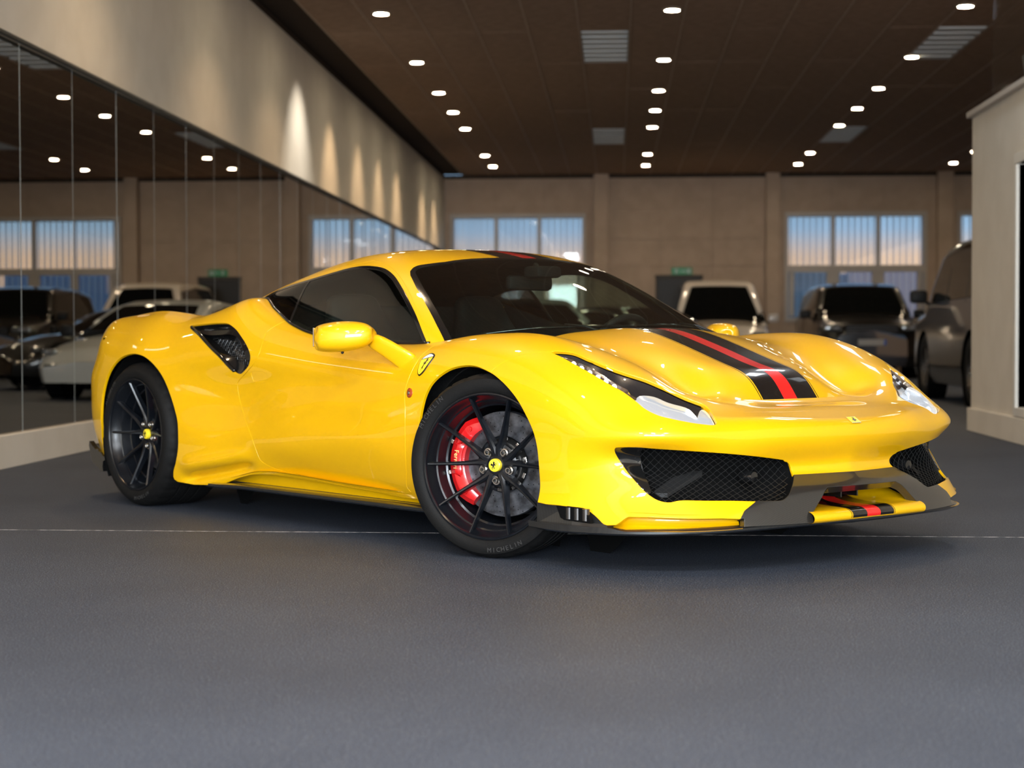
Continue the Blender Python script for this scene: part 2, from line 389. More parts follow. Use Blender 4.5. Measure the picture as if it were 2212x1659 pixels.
# offset table D: rows=stations like BP, cols=z
ZL=[0.1, 0.17, 0.24, 0.28, 0.34, 0.4, 0.47, 0.54, 0.62, 0.7, 0.8, 0.9, 1.0]
DT=[
[-0.1, -0.08, -0.06, -0.045, -0.025, -0.01, 0.0, 0.0, 0.0, 0.0, 0.0, -0.02, -0.04],
[-0.1, -0.08, -0.06, -0.045, -0.025, -0.01, 0.0, 0.0, 0.0, 0.0, 0.0, -0.02, -0.04],
[-0.1, -0.08, -0.06, -0.045, -0.025, -0.01, 0.0, 0.0, 0.0, 0.0, 0.0, -0.02, -0.04],
[-0.1, -0.08, -0.06, -0.045, -0.025, -0.01, 0.0, 0.0, 0.0, -0.005, -0.03, -0.04, -0.08],
[-0.1, -0.08, -0.05, -0.035, -0.0163, -0.005, 0.0, 0.0, 0.0, -0.022, -0.048, -0.08, -0.1],
[-0.08, -0.06, -0.04, -0.03, -0.0163, -0.005, 0.0, 0.0, -0.005, -0.02, -0.05, -0.1, -0.14],
[-0.06, -0.04, -0.02, -0.015, -0.0075, 0.0, 0.0, 0.0, 0.0, -0.01, -0.045, -0.09, -0.13],
[-0.04, -0.02, -0.01, -0.005, 0.0, 0.0, 0.0, 0.0, 0.0, 0.0, -0.03, -0.075, -0.12],
[-0.02, -0.005, 0.0, 0.0025, 0.005, 0.005, 0.0, -0.005, -0.01, -0.015, -0.035, -0.07, -0.11],
[-0.04, -0.015, 0.01, 0.0125, 0.0125, 0.005, -0.01, -0.02, -0.02, -0.01, -0.02, -0.05, -0.09],
[-0.07, -0.05, -0.015, -0.0075, -0.0013, -0.005, -0.02, -0.03, -0.025, -0.005, -0.02, -0.06, -0.1],
[-0.12, -0.085, -0.045, -0.0225, 0.0013, 0.005, 0.0, -0.01, -0.02, -0.015, -0.05, -0.12, -0.2],
[-0.12, -0.09, -0.05, -0.0275, -0.0013, 0.01, 0.005, 0.0, -0.01, -0.015, -0.06, -0.14, -0.24],
[-0.12, -0.085, -0.045, -0.0275, -0.005, 0.01, 0.01, 0.005, -0.005, -0.02, -0.07, -0.16, -0.26],
[-0.07, -0.05, -0.02, -0.0125, -0.0037, 0.0, 0.005, 0.005, 0.0, -0.02, -0.07, -0.15, -0.25],
[-0.03, -0.01, 0.0, 0.0, 0.0, 0.0, 0.0, 0.0, 0.0, -0.015, -0.06, -0.15, -0.25],
[0.02, 0.024, 0.01, 0.0, 0.0, 0.0, 0.0, 0.0, -0.005, -0.025, -0.08, -0.2, -0.3],
[0.03, 0.03, 0.012, 0.0025, 0.0, 0.0, 0.0, 0.0, -0.01, -0.035, -0.1, -0.2, -0.3],
[0.03, 0.02, 0.005, -0.005, -0.015, -0.015, 0.012, 0.0, -0.02, -0.05, -0.13, -0.25, -0.3],
[0.05, 0.04, 0.01, -0.0075, -0.0263, -0.042, 0.025, -0.0, -0.035, -0.08, -0.16, -0.25, -0.3],
[0.08, 0.065, 0.03, 0.008, -0.022, -0.032, 0.025, -0.005, -0.05, -0.1, -0.2, -0.3, -0.35],
[0.09, 0.08, 0.05, 0.02, -0.022, -0.012, 0.012, -0.02, -0.06, -0.12, -0.22, -0.3, -0.35],
[0.09, 0.08, 0.055, 0.028, -0.036, -0.018, 0.012, -0.02, -0.06, -0.12, -0.22, -0.3, -0.35],
[0.09, 0.075, 0.055, 0.035, -0.04, -0.02, 0.01, -0.02, -0.06, -0.12, -0.22, -0.3, -0.35],
[0.09, 0.075, 0.055, 0.035, -0.026, -0.016, 0.01, -0.02, -0.06, -0.12, -0.22, -0.3, -0.35]]
# top height table
TX=[-2.15,-2.0,-1.85,-1.65,-1.45,-1.25,-1.05,-.87,-.72,-.6,-.48,-.35,-.15,.1,.4,.7,.88,1.05,1.2,1.35,1.5,1.65,1.80,1.90,1.98,2.08,2.2,2.35]
TY=[0,.15,.3,.42,.52,.62,.72,.82,.92,1.02]
TT=[
#  0   .15  .3   .42  .52  .62  .72  .82  .92  1.02
[.90,.90,.90,.90,.90,.895,.885,.865,.83,.78], #-2.15
[.87,.87,.87,.87,.87,.875,.875,.865,.83,.785], #-2.0
[.89,.89,.89,.89,.895,.903,.906,.900,.87,.815], #-1.85
[.89,.89,.89,.89,.90,.915,.925,.920,.89,.83], #-1.65
[.88,.88,.88,.89,.90,.92,.936,.936,.905,.85], #-1.45
[.88,.88,.88,.885,.90,.915,.930,.930,.900,.85], #-1.25
[.88,.88,.88,.885,.885,.90,.912,.912,.885,.84], #-1.05
[.90,.90,.90,.90,.90,.91,.930,.930,.89,.83], #-.87
[.92,.92,.92,.92,.93,.95,.972,.950,.885,.82], #-.72
[.93,.93,.93,.93,.945,.978,.990,.960,.88,.80], #-.6
[.93,.93,.93,.93,.93,.945,.952,.932,.86,.78],  #-.48
[.90,.90,.90,.90,.90,.90,.91,.89,.84,.77],  #-.35
[.86,.86,.86,.86,.86,.86,.865,.848,.81,.75],  #-.15
[.82,.82,.82,.82,.82,.82,.83,.815,.78,.73],  #.1
[.80,.80,.80,.80,.80,.80,.80,.79,.76,.72],  #.4
[.80,.80,.80,.80,.79,.79,.785,.78,.76,.73],  #.7
[.82,.82,.81,.80,.79,.79,.797,.795,.775,.735],  #.88
[.835,.83,.825,.815,.80,.80,.815,.817,.795,.75],  #1.05
[.845,.845,.835,.82,.80,.802,.822,.822,.79,.74],  #1.2
[.835,.835,.82,.805,.79,.80,.823,.820,.785,.73],  #1.35
[.796,.797,.785,.765,.76,.783,.807,.800,.76,.69],  #1.5
[.75,.749,.735,.70,.715,.752,.769,.759,.715,.65],  #1.65
[.703,.701,.675,.62,.665,.705,.709,.690,.64,.57],  #1.80
[.66,.655,.62,.585,.620,.658,.655,.630,.58,.52],  #1.90
[.585,.585,.585,.587,.602,.608,.600,.580,.54,.49],  #1.98
[.560,.560,.560,.560,.558,.556,.552,.537,.50,.45],  #2.08
[.530,.530,.530,.528,.52,.513,.502,.48,.44,.39],  #2.2
[.49,.49,.49,.485,.475,.465,.45,.42,.37,.31]]  #2.35
TOP=Tens(TX,TY,TT)
def body_grid(ns=520,nr=170,zb=None,INS=.2):
    s,Q,N,ds=plan(ns)
    DG=basis(ds,s)@np.array(DT)      # ns x nz
    Dz=Tens(np.arange(2),ZL,np.zeros((2,len(ZL)))) # dummy
    zf=np.linspace(ZL[0],ZL[-1],400); DF=DG@basis(ZL,zf).T
    def D(i,z): # i column indices (array), z array
        f=np.clip((z-zf[0])/(zf[1]-zf[0]),0,398.999); j=f.astype(int); a=f-j
        return DF[i,j]*(1-a)+DF[i,j+1]*a
    ks=basis(ds,s)@np.array(KB)
    zbot=basis(ds,s)@np.array(ZBOT)
    nlow=int(nr*.2); nray=int(nr*.42); ntop=nr-nlow-nray
    V=np.zeros((ns,nr,3)); I=np.arange(ns)
    Z0=.40
    for k in range(nlow):
        z=zbot+(Z0-zbot)*k/nlow; t=D(I,z)
        w=sstep(-.93,-.80,Q[:,0])*sstep(-.30,-.46,Q[:,0]); zl=.165+(Q[:,0]+.84)*.17
        t=t+w*(-.030*np.exp(-((z-zl)/.020)**2)+.014*np.exp(-((z-zl-.055)/.030)**2))
        V[:,k,0]=Q[:,0]+N[:,0]*t; V[:,k,1]=Q[:,1]+N[:,1]*t; V[:,k,2]=z
    Zc=TOP(Q[:,0]-N[:,0]*INS,np.abs(Q[:,1]-N[:,1]*INS))
    for k in range(nray):
        q=k/(nray-1)
        # target on rectangle (t:0..INS, z:Z0..Zc)
        Ht=Zc-Z0; per=Ht+INS; u=q*per
        tx=np.where(u<Ht,INS,INS-(u-Ht)); tz=np.where(u<Ht,u,Ht)
        # soften: direction
        ln=np.hypot(tx,tz)+1e-9; dx=tx/ln; dz=tz/ln
        lo=np.zeros(ns); hi=np.full(ns,1.2)
        for _ in range(34):
            m=(lo+hi)/2; t=dx*m; z=Z0+dz*m
            px=Q[:,0]+N[:,0]*(t-INS); py=Q[:,1]+N[:,1]*(t-INS)
            fb=(D(I,z)+INS-t); ft=(TOP(px,np.abs(py))-z)*.85
            ins=smin(fb,ft,ks)>0
            lo=np.where(ins,m,lo); hi=np.where(ins,hi,m)
        m=(lo+hi)/2; t=dx*m; z=Z0+dz*m
        V[:,nlow+k,0]=Q[:,0]+N[:,0]*(t-INS); V[:,nlow+k,1]=Q[:,1]+N[:,1]*(t-INS); V[:,nlow+k,2]=z
    E=V[:,nlow+nray-1].copy()
    for k in range(ntop):
        q=(k+1)/ntop
        x=E[:,0]; y=E[:,1]*(1-q)
        zt=TOP(x,np.abs(y)); fb=INS+ (E[:,1]-y)
        V[:,nlow+nray+k,0]=x; V[:,nlow+nray+k,1]=y; V[:,nlow+nray+k,2]=zt
    V[:,:,1]=np.maximum(V[:,:,1],0)
    V[0,:,1]=0; V[-1,:,1]=0
    return V
KB=[.06,.06,.06,.06,.07,.11,.16,.17,.17,.15,.12,.10,.10,.10,.12,.15,.15,.14,.12,.09,.06,.035,.03,.03,.03]
ZBOT=[.26,.26,.26,.25,.24,.22,.16,.14,.13,.13,.13,.13,.13,.13,.13,.13,.14,.15,.155,.16,.165,.17,.17,.17,.17]
# ---------------- greenhouse
GX=[-1.6,-1.3,-1.0,-.8,-.6,-.4,-.2,0,.2,.35,.5,.65,.8,.95,1.1,1.25,1.4]
GC=[.84,.925,1.003,1.052,1.098,1.142,1.182,1.202,1.198,1.178,1.147,1.099,1.040,.974,.908,.84,.75] # centre height
def roofz(x,y):
    # windscreen/roof height with crown; sides fall off
    xe=x+ .46*np.clip(np.abs(y)-.0,0,None)**2*sstep(.0,.5,x)  # plan curvature of the screen
    zc=ROOFZ(xe)
    return zc-.09*np.abs(y)**2.0-.25*np.clip(np.abs(y)-.3,0,None)**2
def _mk(xs,zs):
    q=np.linspace(xs[0],xs[-1],2000); v=basis(xs,q)@np.array(zs)
    return lambda x: np.interp(x,q,v)
ROOFZ=_mk(GX,GC)
# side glass half-width at belt (z=.80) versus x and tumblehome
WX=[-1.6,-1.2,-.9,-.7,-.5,-.2,.1,.4,.7,.9,1.1,1.3,1.5]
WB=[.50,.60,.70,.765,.80,.815,.815,.80,.755,.70,.62,.50,.35]
WSIDE=_mk(WX,WB)
def sidey(x,z):
    return WSIDE(x)-(z-.80)*.52-np.clip(z-.80,0,None)**2*.55
def gh_grid(ns=300,nr=120):
    x=np.linspace(-1.5,1.36,ns); V=np.zeros((ns,nr,3)); Z0=.60
    for k in range(nr):
        q=k/(nr-1)
        Zc=roofz(x,0*x); H=Zc-Z0; Wd=sidey(x,Zc*0+.8)
        per=H+Wd; u=q*per
        ty=np.where(u<H,Wd,Wd-(u-H)); tz=np.where(u<H,u,H)
        ln=np.hypot(ty,tz)+1e-9; dy=ty/ln; dz=tz/ln
        lo=np.zeros(ns); hi=np.full(ns,1.3)
        for _ in range(34):
            m=(lo+hi)/2; y=dy*m; z=Z0+dz*m
            ins=smin((sidey(x,z)-y)*.88,(roofz(x,y)-z)*.9,.07)>0
            lo=np.where(ins,m,lo); hi=np.where(ins,hi,m)
        m=(lo+hi)/2
        V[:,k,0]=x; V[:,k,1]=dy*m; V[:,k,2]=Z0+dz*m
    V[:,-1,1]=0
    return V

F = {"arch_f":[[0.88,0.901,0.185],[0.89,0.921,0.224],[0.91,0.938,0.277],[0.924,0.949,0.33],[0.933,0.954,0.382],[0.941,0.957,0.434],[0.948,0.96,0.485],[0.961,0.96,0.536],[0.982,0.96,0.588],[1.015,0.956,0.634],[1.056,0.949,0.667],[1.102,0.94,0.691],[1.151,0.934,0.704],[1.21,0.93,0.709],[1.268,0.932,0.705],[1.33,0.938,0.691],[1.382,0.943,0.675],[1.443,0.95,0.647],[1.496,0.956,0.615],[1.537,0.96,0.583],[1.575,0.961,0.541],[1.609,0.959,0.491],[1.632,0.957,0.435],[1.644,0.959,0.379],[1.649,0.958,0.323],[1.648,0.959,0.276],[1.662,0.969,0.238]],"arch_r":[[-1.726,0.913,0.228],[-1.738,0.923,0.284],[-1.703,0.946,0.361],[-1.679,0.959,0.438],[-1.661,0.962,0.513],[-1.622,0.965,0.588],[-1.57,0.966,0.648],[-1.497,0.966,0.698],[-1.425,0.965,0.723],[-1.343,0.965,0.735],[-1.273,0.964,0.732],[-1.206,0.963,0.718],[-1.141,0.961,0.69],[-1.081,0.957,0.65],[-1.03,0.954,0.6],[-0.985,0.953,0.539],[-0.941,0.954,0.471],[-0.91,0.959,0.416],[-0.898,0.963,0.347],[-0.904,0.963,0.286],[-0.928,0.961,0.229],[-0.966,0.953,0.166]],"skirt":[[-0.969,0.951,0.157],[-0.941,0.944,0.142],[-0.827,0.923,0.135],[-0.665,0.899,0.141],[-0.672,0.901,0.143],[-0.584,0.892,0.158],[-0.489,0.888,0.185],[-0.395,0.884,0.204],[-0.324,0.88,0.21],[-0.221,0.872,0.213],[-0.054,0.86,0.208],[0.118,0.855,0.201],[0.291,0.854,0.195],[0.548,0.86,0.186],[0.729,0.876,0.18],[0.887,0.903,0.186]],"fbot":[[1.664,0.97,0.235],[1.691,0.968,0.232],[1.74,0.962,0.232],[1.785,0.953,0.23],[1.827,0.941,0.227],[1.854,0.933,0.224],[1.875,0.926,0.216],[1.895,0.921,0.203],[1.913,0.918,0.19],[1.927,0.915,0.178],[1.94,0.911,0.174],[1.973,0.898,0.177],[1.954,0.899,0.198],[2.003,0.874,0.206],[2.064,0.836,0.207],[2.121,0.79,0.205],[2.175,0.727,0.203],[2.223,0.644,0.202],[2.255,0.569,0.197],[2.255,0.542,0.218]],"fintake":[[1.941,0.877,0.429],[1.956,0.875,0.437],[2.01,0.836,0.438],[2.054,0.788,0.433],[2.106,0.718,0.427],[2.148,0.637,0.42],[2.18,0.545,0.411],[2.199,0.436,0.398],[2.209,0.301,0.379],[2.205,0.325,0.38],[2.206,0.293,0.371],[2.204,0.275,0.356],[2.21,0.273,0.338],[2.221,0.279,0.325],[2.242,0.305,0.306],[2.261,0.335,0.288],[2.275,0.366,0.266],[2.277,0.39,0.253],[2.275,0.413,0.247],[2.255,0.485,0.249],[2.235,0.54,0.252],[2.213,0.592,0.255],[2.177,0.667,0.257],[2.127,0.739,0.259],[2.101,0.774,0.252],[2.073,0.795,0.258],[2.049,0.808,0.271],[2.023,0.819,0.291],[1.993,0.832,0.323],[1.958,0.841,0.36],[1.935,0.861,0.404]],"headlight":[[1.574,0.839,0.759],[1.645,0.806,0.757],[1.721,0.792,0.733],[1.794,0.769,0.706],[1.85,0.731,0.683],[1.897,0.685,0.662],[1.941,0.637,0.634],[1.989,0.593,0.603],[2.017,0.566,0.588],[2.046,0.547,0.574],[2.094,0.562,0.551],[2.157,0.602,0.514],[2.137,0.662,0.517],[2.106,0.712,0.527],[2.074,0.747,0.537],[2.042,0.769,0.547],[1.998,0.785,0.567],[1.959,0.791,0.592],[1.907,0.804,0.624],[1.85,0.821,0.652],[1.768,0.835,0.69],[1.678,0.842,0.725],[1.627,0.841,0.743]],"intake":[[-0.977,0.859,0.866],[-0.938,0.858,0.87],[-0.834,0.861,0.875],[-0.747,0.862,0.878],[-0.658,0.865,0.878],[-0.611,0.867,0.875],[-0.566,0.871,0.863],[-0.517,0.877,0.845],[-0.472,0.886,0.822],[-0.425,0.895,0.797],[-0.384,0.904,0.772],[-0.354,0.911,0.748],[-0.34,0.915,0.726],[-0.343,0.916,0.704],[-0.359,0.914,0.684],[-0.389,0.911,0.667],[-0.427,0.907,0.65],[-0.46,0.907,0.645],[-0.487,0.91,0.652],[-0.519,0.916,0.671],[-0.561,0.924,0.702],[-0.611,0.926,0.732],[-0.673,0.922,0.76],[-0.745,0.913,0.791],[-0.829,0.897,0.824],[-0.904,0.881,0.846]],"door":[[-0.278,0.785,0.875],[-0.312,0.849,0.836],[-0.285,0.888,0.783],[-0.28,0.91,0.734],[-0.315,0.915,0.696],[-0.369,0.91,0.665],[-0.435,0.903,0.633],[-0.461,0.9,0.62],[-0.482,0.897,0.597],[-0.462,0.896,0.529],[-0.398,0.909,0.453],[-0.336,0.921,0.392],[-0.3,0.921,0.336],[-0.281,0.906,0.278],[-0.247,0.897,0.259],[-0.182,0.885,0.242],[-0.039,0.869,0.225],[0.125,0.859,0.209],[0.295,0.856,0.198],[0.466,0.86,0.194],[0.65,0.875,0.196],[0.816,0.901,0.203],[0.805,0.912,0.229],[0.827,0.93,0.278],[0.848,0.95,0.37],[0.857,0.958,0.506],[0.846,0.952,0.598],[0.847,0.948,0.628],[0.851,0.931,0.683],[0.862,0.894,0.737],[0.89,0.86,0.769]],"led":[[1.632,0.837,0.745],[1.66,0.826,0.742],[1.671,0.822,0.74],[1.726,0.814,0.722],[1.785,0.805,0.698],[1.84,0.798,0.671],[1.877,0.789,0.652],[1.908,0.776,0.636],[1.908,0.8,0.625],[1.865,0.813,0.647],[1.807,0.826,0.675],[1.723,0.838,0.709]],"lens":[[1.953,0.787,0.598],[1.945,0.755,0.617],[1.961,0.703,0.614],[1.999,0.672,0.594],[2.035,0.622,0.577],[2.074,0.624,0.559],[2.114,0.641,0.538],[2.135,0.657,0.52],[2.106,0.712,0.527],[2.074,0.747,0.537],[2.042,0.769,0.547],[1.998,0.785,0.567],[1.967,0.79,0.586]],"refl":[[2.055,0.555,0.569],[2.065,0.582,0.564],[2.11,0.638,0.541],[2.13,0.653,0.524],[2.155,0.605,0.515],[2.094,0.566,0.551]],"bar":[[1.907,0.801,0.625],[1.913,0.791,0.626],[1.949,0.776,0.606],[1.955,0.787,0.597]],"trim":[[1.941,0.877,0.429],[1.956,0.875,0.437],[2.01,0.836,0.438],[2.026,0.81,0.43],[2.007,0.812,0.421],[1.991,0.806,0.402],[1.998,0.8,0.369],[2.025,0.802,0.327],[2.05,0.804,0.276],[2.023,0.819,0.291],[1.993,0.832,0.323],[1.958,0.841,0.36],[1.935,0.861,0.404]],"shield":[[0.934,0.891,0.748],[0.968,0.899,0.743],[0.974,0.91,0.73],[0.969,0.922,0.712],[0.961,0.932,0.695],[0.95,0.94,0.677],[0.93,0.944,0.664],[0.914,0.938,0.676],[0.906,0.927,0.696],[0.901,0.916,0.714],[0.903,0.904,0.73],[0.912,0.895,0.741]],"win_side":[[-0.675,0.642,0.987],[-0.657,0.628,1.003],[-0.515,0.623,1.038],[-0.281,0.621,1.073],[-0.157,0.607,1.094],[-0.043,0.592,1.112],[0.046,0.586,1.118],[0.136,0.588,1.114],[0.223,0.595,1.101],[0.308,0.614,1.073],[0.382,0.638,1.037],[0.485,0.672,0.976],[0.606,0.715,0.893],[0.717,0.751,0.798],[0.736,0.757,0.779]],"door_pillar":[[0.762,0.748,0.782],[0.683,0.726,0.85],[0.592,0.698,0.917],[0.514,0.669,0.971],[0.434,0.64,1.021],[0.372,0.618,1.057],[0.314,0.6,1.083],[0.243,0.579,1.111],[0.174,0.566,1.128]],"belt":[[-0.675,0.662,0.968],[-0.504,0.731,0.917],[-0.364,0.759,0.891],[-0.218,0.78,0.863],[0.006,0.8,0.83],[0.283,0.807,0.802],[0.469,0.799,0.787],[0.606,0.784,0.78],[0.74,0.757,0.778]]}
# ================================================================== THE ROOM
XL, XR, YF, YB, HC = -3.81, 11.0, 38.3, -7.0, 4.34
XB, YBE, HB = 3.02, 15.1, 2.66                   # the block on the right: face, far end, height
M['floor'] = None
def floor_mat():
    m = mat('speckled_floor', (.045, .047, .052), .62, spec=.3); nt = m.node_tree; b = nt.nodes['Principled BSDF']
    tc = nt.nodes.new('ShaderNodeTexCoord'); n1 = nt.nodes.new('ShaderNodeTexNoise'); n1.inputs['Scale'].default_value = 210; n1.inputs['Detail'].default_value = 2
    r1 = nt.nodes.new('ShaderNodeValToRGB'); e = r1.color_ramp.elements; e[0].position = .40; e[0].color = (.014, .018, .026, 1); e[1].position = .62; e[1].color = (.088, .102, .134, 1)
    v = nt.nodes.new('ShaderNodeTexVoronoi'); v.inputs['Scale'].default_value = 115; r2 = nt.nodes.new('ShaderNodeValToRGB')
    e = r2.color_ramp.elements; e[0].position = .06; e[0].color = (1, 1, 1, 1); e[1].position = .16; e[1].color = (0, 0, 0, 1)
    n2 = nt.nodes.new('ShaderNodeTexNoise'); n2.inputs['Scale'].default_value = 1.1; n2.inputs['Detail'].default_value = 4
    r3 = nt.nodes.new('ShaderNodeValToRGB'); e = r3.color_ramp.elements; e[0].position = .3; e[0].color = (.85, .85, .86, 1); e[1].position = .7; e[1].color = (1.1, 1.1, 1.1, 1)
    mx = nt.nodes.new('ShaderNodeMix'); mx.data_type = 'RGBA'; mx.inputs[7].default_value = (.40, .39, .37, 1)
    mu = nt.nodes.new('ShaderNodeMix'); mu.data_type = 'RGBA'; mu.blend_type = 'MULTIPLY'; mu.inputs[0].default_value = 1
    for q in (n1, v, n2): nt.links.new(tc.outputs['Object'], q.inputs['Vector'])
    nt.links.new(n1.outputs['Fac'], r1.inputs[0]); nt.links.new(v.outputs['Distance'], r2.inputs[0]); nt.links.new(n2.outputs['Fac'], r3.inputs[0])
    nt.links.new(r2.outputs[0], mx.inputs[0]); nt.links.new(r1.outputs[0], mx.inputs[6]); nt.links.new(mx.outputs[2], mu.inputs[6]); nt.links.new(r3.outputs[0], mu.inputs[7])
    nt.links.new(mu.outputs[2], b.inputs['Base Color'])
    bp = nt.nodes.new('ShaderNodeBump'); bp.inputs['Strength'].default_value = .35; bp.inputs['Distance'].default_value = .002
    nt.links.new(n1.outputs['Fac'], bp.inputs['Height']); nt.links.new(bp.outputs[0], b.inputs['Normal'])
    return m
M['floor'] = floor_mat()
M['joint'] = noise_mat('joint_filler', (.05, .05, .05), (.55, .50, .46), 35, .6, lo=.35, hi=.6)
M['wall'] = noise_mat('beige_wall_paint', (.46, .34, .245), (.50, .37, .27), 3, .75, spec=.2)
M['wall_light'] = noise_mat('pale_wall_paint', (.66, .60, .50), (.69, .63, .53), 3, .7, spec=.2)
M['tile'] = noise_mat('brown_ceiling_board', (.29, .195, .135), (.35, .235, .165), 8, .85, spec=.1)
M['ceil_back'] = mat('ceiling_shadow', (.05, .036, .027), .9, spec=.1)
M['skylight'] = mat('ribbed_rooflight', (.60, .62, .62), .6)
M['mirror'] = mat('wall_mirror', (.62, .60, .56), .006, 1.0)
M['mirror_edge'] = mat('mirror_edge', (.5, .52, .49), .3, .3)
M['rail'] = mat('ceiling_rail', (.42, .30, .21), .6)
M['frame'] = mat('window_frame', (.50, .44, .38), .5)
M['white_frame'] = mat('white_frame', (.70, .66, .58), .45)
M['room_glass'] = glass_mat('window_glass', (.92, .94, .94))
M['room_glass_dark'] = glass_mat('dark_window_glass', (.25, .27, .27))
def slat_mat():
    m = bpy.data.materials.new('translucent_blind'); m.use_nodes = True; nt = m.node_tree; nt.nodes.clear()
    o = nt.nodes.new('ShaderNodeOutputMaterial'); mx = nt.nodes.new('ShaderNodeMixShader'); a = nt.nodes.new('ShaderNodeBsdfTransparent'); t = nt.nodes.new('ShaderNodeBsdfTranslucent')
    a.inputs[0].default_value = (.86, .86, .86, 1); t.inputs[0].default_value = (.7, .68, .64, 1); mx.inputs[0].default_value = .33
    nt.links.new(a.outputs[0], mx.inputs[1]); nt.links.new(t.outputs[0], mx.inputs[2]); nt.links.new(mx.outputs[0], o.inputs[0]); return m
M['slat'] = slat_mat()
M['lamp_disc'] = mat('downlight_lens', (1, 1, 1), .5, emit=(1.0, .86, .62), estr=60)
M['lamp_ring'] = mat('downlight_ring', (.30, .24, .18), .5)
M['sign_green'] = mat('exit_sign_green', (.01, .12, .05), .4, emit=(.02, .30, .10), estr=.08)
M['sign_white'] = mat('exit_sign_white', (.5, .55, .5), .4)
M['planter'] = noise_mat('stone_planter', (.30, .31, .27), (.36, .36, .32), 6, .7)
M['trunk'] = noise_mat('dark_bark', (.03, .022, .015), (.06, .045, .03), 25, .8)
M['leaf'] = mat('dark_leaf', (.02, .05, .015), .5)
M['ext_teal'] = mat('outside_cladding', (.09, .14, .145), .7)
M['ext_blue'] = mat('outside_blue_cladding', (.08, .15, .30), .6)
M['ext_ground'] = mat('outside_yard', (.12, .11, .10), .9)
def struct(o): o['kind'] = 'structure'; return o
def plane(name, m, pts, parent=None):
    return meshobj(name, pts, [tuple(range(len(pts)))], m, parent, smooth=False)
# floor: two resin fields with the pale filled joint between them
fl = struct(MB().box(((XL+XR)/2, (YB+YF)/2, -.10), (XR-XL+.4, YF-YB+.4, .20)).build('floor', M['floor']))
jb = MB(); jb.prism([(XL, 7.245), (XB, 7.09), (XB, 7.094), (XL, 7.249)], -.002, .0006); jo = jb.build('floor_joint', M['joint'], fl)
# left wall: plinth, painted upper wall, mirrors between
wl = struct(MB().box((XL-.16, (YB+YF)/2, HC/2), (.24, YF-YB, HC)).build('wall_left', M['wall']))
up = MB().box((XL-.012, (YB+YF)/2, (HC+2.69)/2), (.10, YF-YB, HC-2.69)).build('upper_wall_band', M['wall_light'], wl)
struct(MB().box((XL-.01, (YB+YF)/2, .104), (.12, YF-YB, .208), bevel=.006).build('baseboard_left', M['wall_light']))
struct(MB().box((XL+.03, (YB+YF)/2, 2.695), (.035, YF-YB, .02)).build('trim_1', M['dark_steel']))
pw = 1.0816; tilt = .0037; me_cache = None
for k in range(-3, 29):
    yc = 11.007+pw*(k+.5)-pw*3
    if yc+pw/2 > YF: break
    b = MB().box((0, 0, 0), (.006, pw-.012, 2.69-.208-.01), bevel=.0022)
    jit = random.uniform(-.0016, .0016)
    o = b.build('mirror_panel', M['mirror'], wl) if me_cache is None else link('mirror_panel', me_cache, wl)
    me_cache = o.data; o.location = (XL-.008, yc, (2.69+.208)/2); o.rotation_euler = (0, 0, -tilt+jit)
    MB().box((XL-.005, yc-pw/2, (2.69+.208)/2), (.0050, .005, 2.69-.208)).build('mirror_joint', M['mirror_edge'], wl)
# far wall with pilasters, boards and window openings (built from boxes around the openings)
WINS = [(-3.58, -.75), (3.72, 6.63), (7.43, 10.34)]; WZ0, WZ1 = 1.20, 3.40
wf = struct(bpy.data.objects.new('wall_far', bpy.data.meshes.new('wall_far'))); COL.objects.link(wf)
b = MB(); b.box(((XL+XR)/2, YF+.15, (HC+WZ1)/2), (XR-XL, .25, HC-WZ1)); b.box(((XL+XR)/2, YF+.15, WZ0/2), (XR-XL, .25, WZ0))
xs = [XL]+[v for w in WINS for v in w]+[XR]
for i in range(0, len(xs), 2): b.box(((xs[i]+xs[i+1])/2, YF+.15, (WZ0+WZ1)/2), (xs[i+1]-xs[i], .25, WZ1-WZ0))
bmesh.ops.recalc_face_normals(b.bm, faces=b.bm.faces); b.bm.to_mesh(wf.data); b.bm.free(); wf.data.materials.append(M['wall'])
def inwin(x0, x1, z0, z1): return any(x0 < w[1]+.10 and x1 > w[0]-.10 for w in WINS) and z1 > WZ0-.05 and z0 < WZ1+.05
# lining boards on the far wall, each its own piece
for (a, c) in ((-.17, 3.23), (-3.75, -.5), (3.53, 6.9), (7.24, 10.9)):
    n = max(2, round((c-a)/1.14)); w = (c-a)/n
    for i in range(n):
        for z0, z1 in ((0, 1.14), (1.14, 2.32), (2.32, 2.92), (2.92, 3.6), (3.6, HC)):
            x0, x1 = a+i*w, a+(i+1)*w
            if inwin(x0, x1, z0, z1):
                if z0 >= 2.9 and z1 > WZ1+.1: z0 = WZ1+.12
                elif z1 <= 1.15: z1 = WZ0-.10
                else: continue
            if z1-z0 < .08: continue
            MB().box(((x0+x1)/2, YF+.012, (z0+z1)/2), (w-.012, .02, z1-z0-.012), bevel=.003).build('wall_board', M['wall'], wf)
for i, (a, c) in enumerate(((-.5, -.17), (3.23, 3.53), (6.9, 7.24), (10.85, 11.0))):
    MB().box(((a+c)/2, YF-.08, HC/2), (c-a, .20, HC), bevel=.01).build('pilaster', M['wall'], wf)
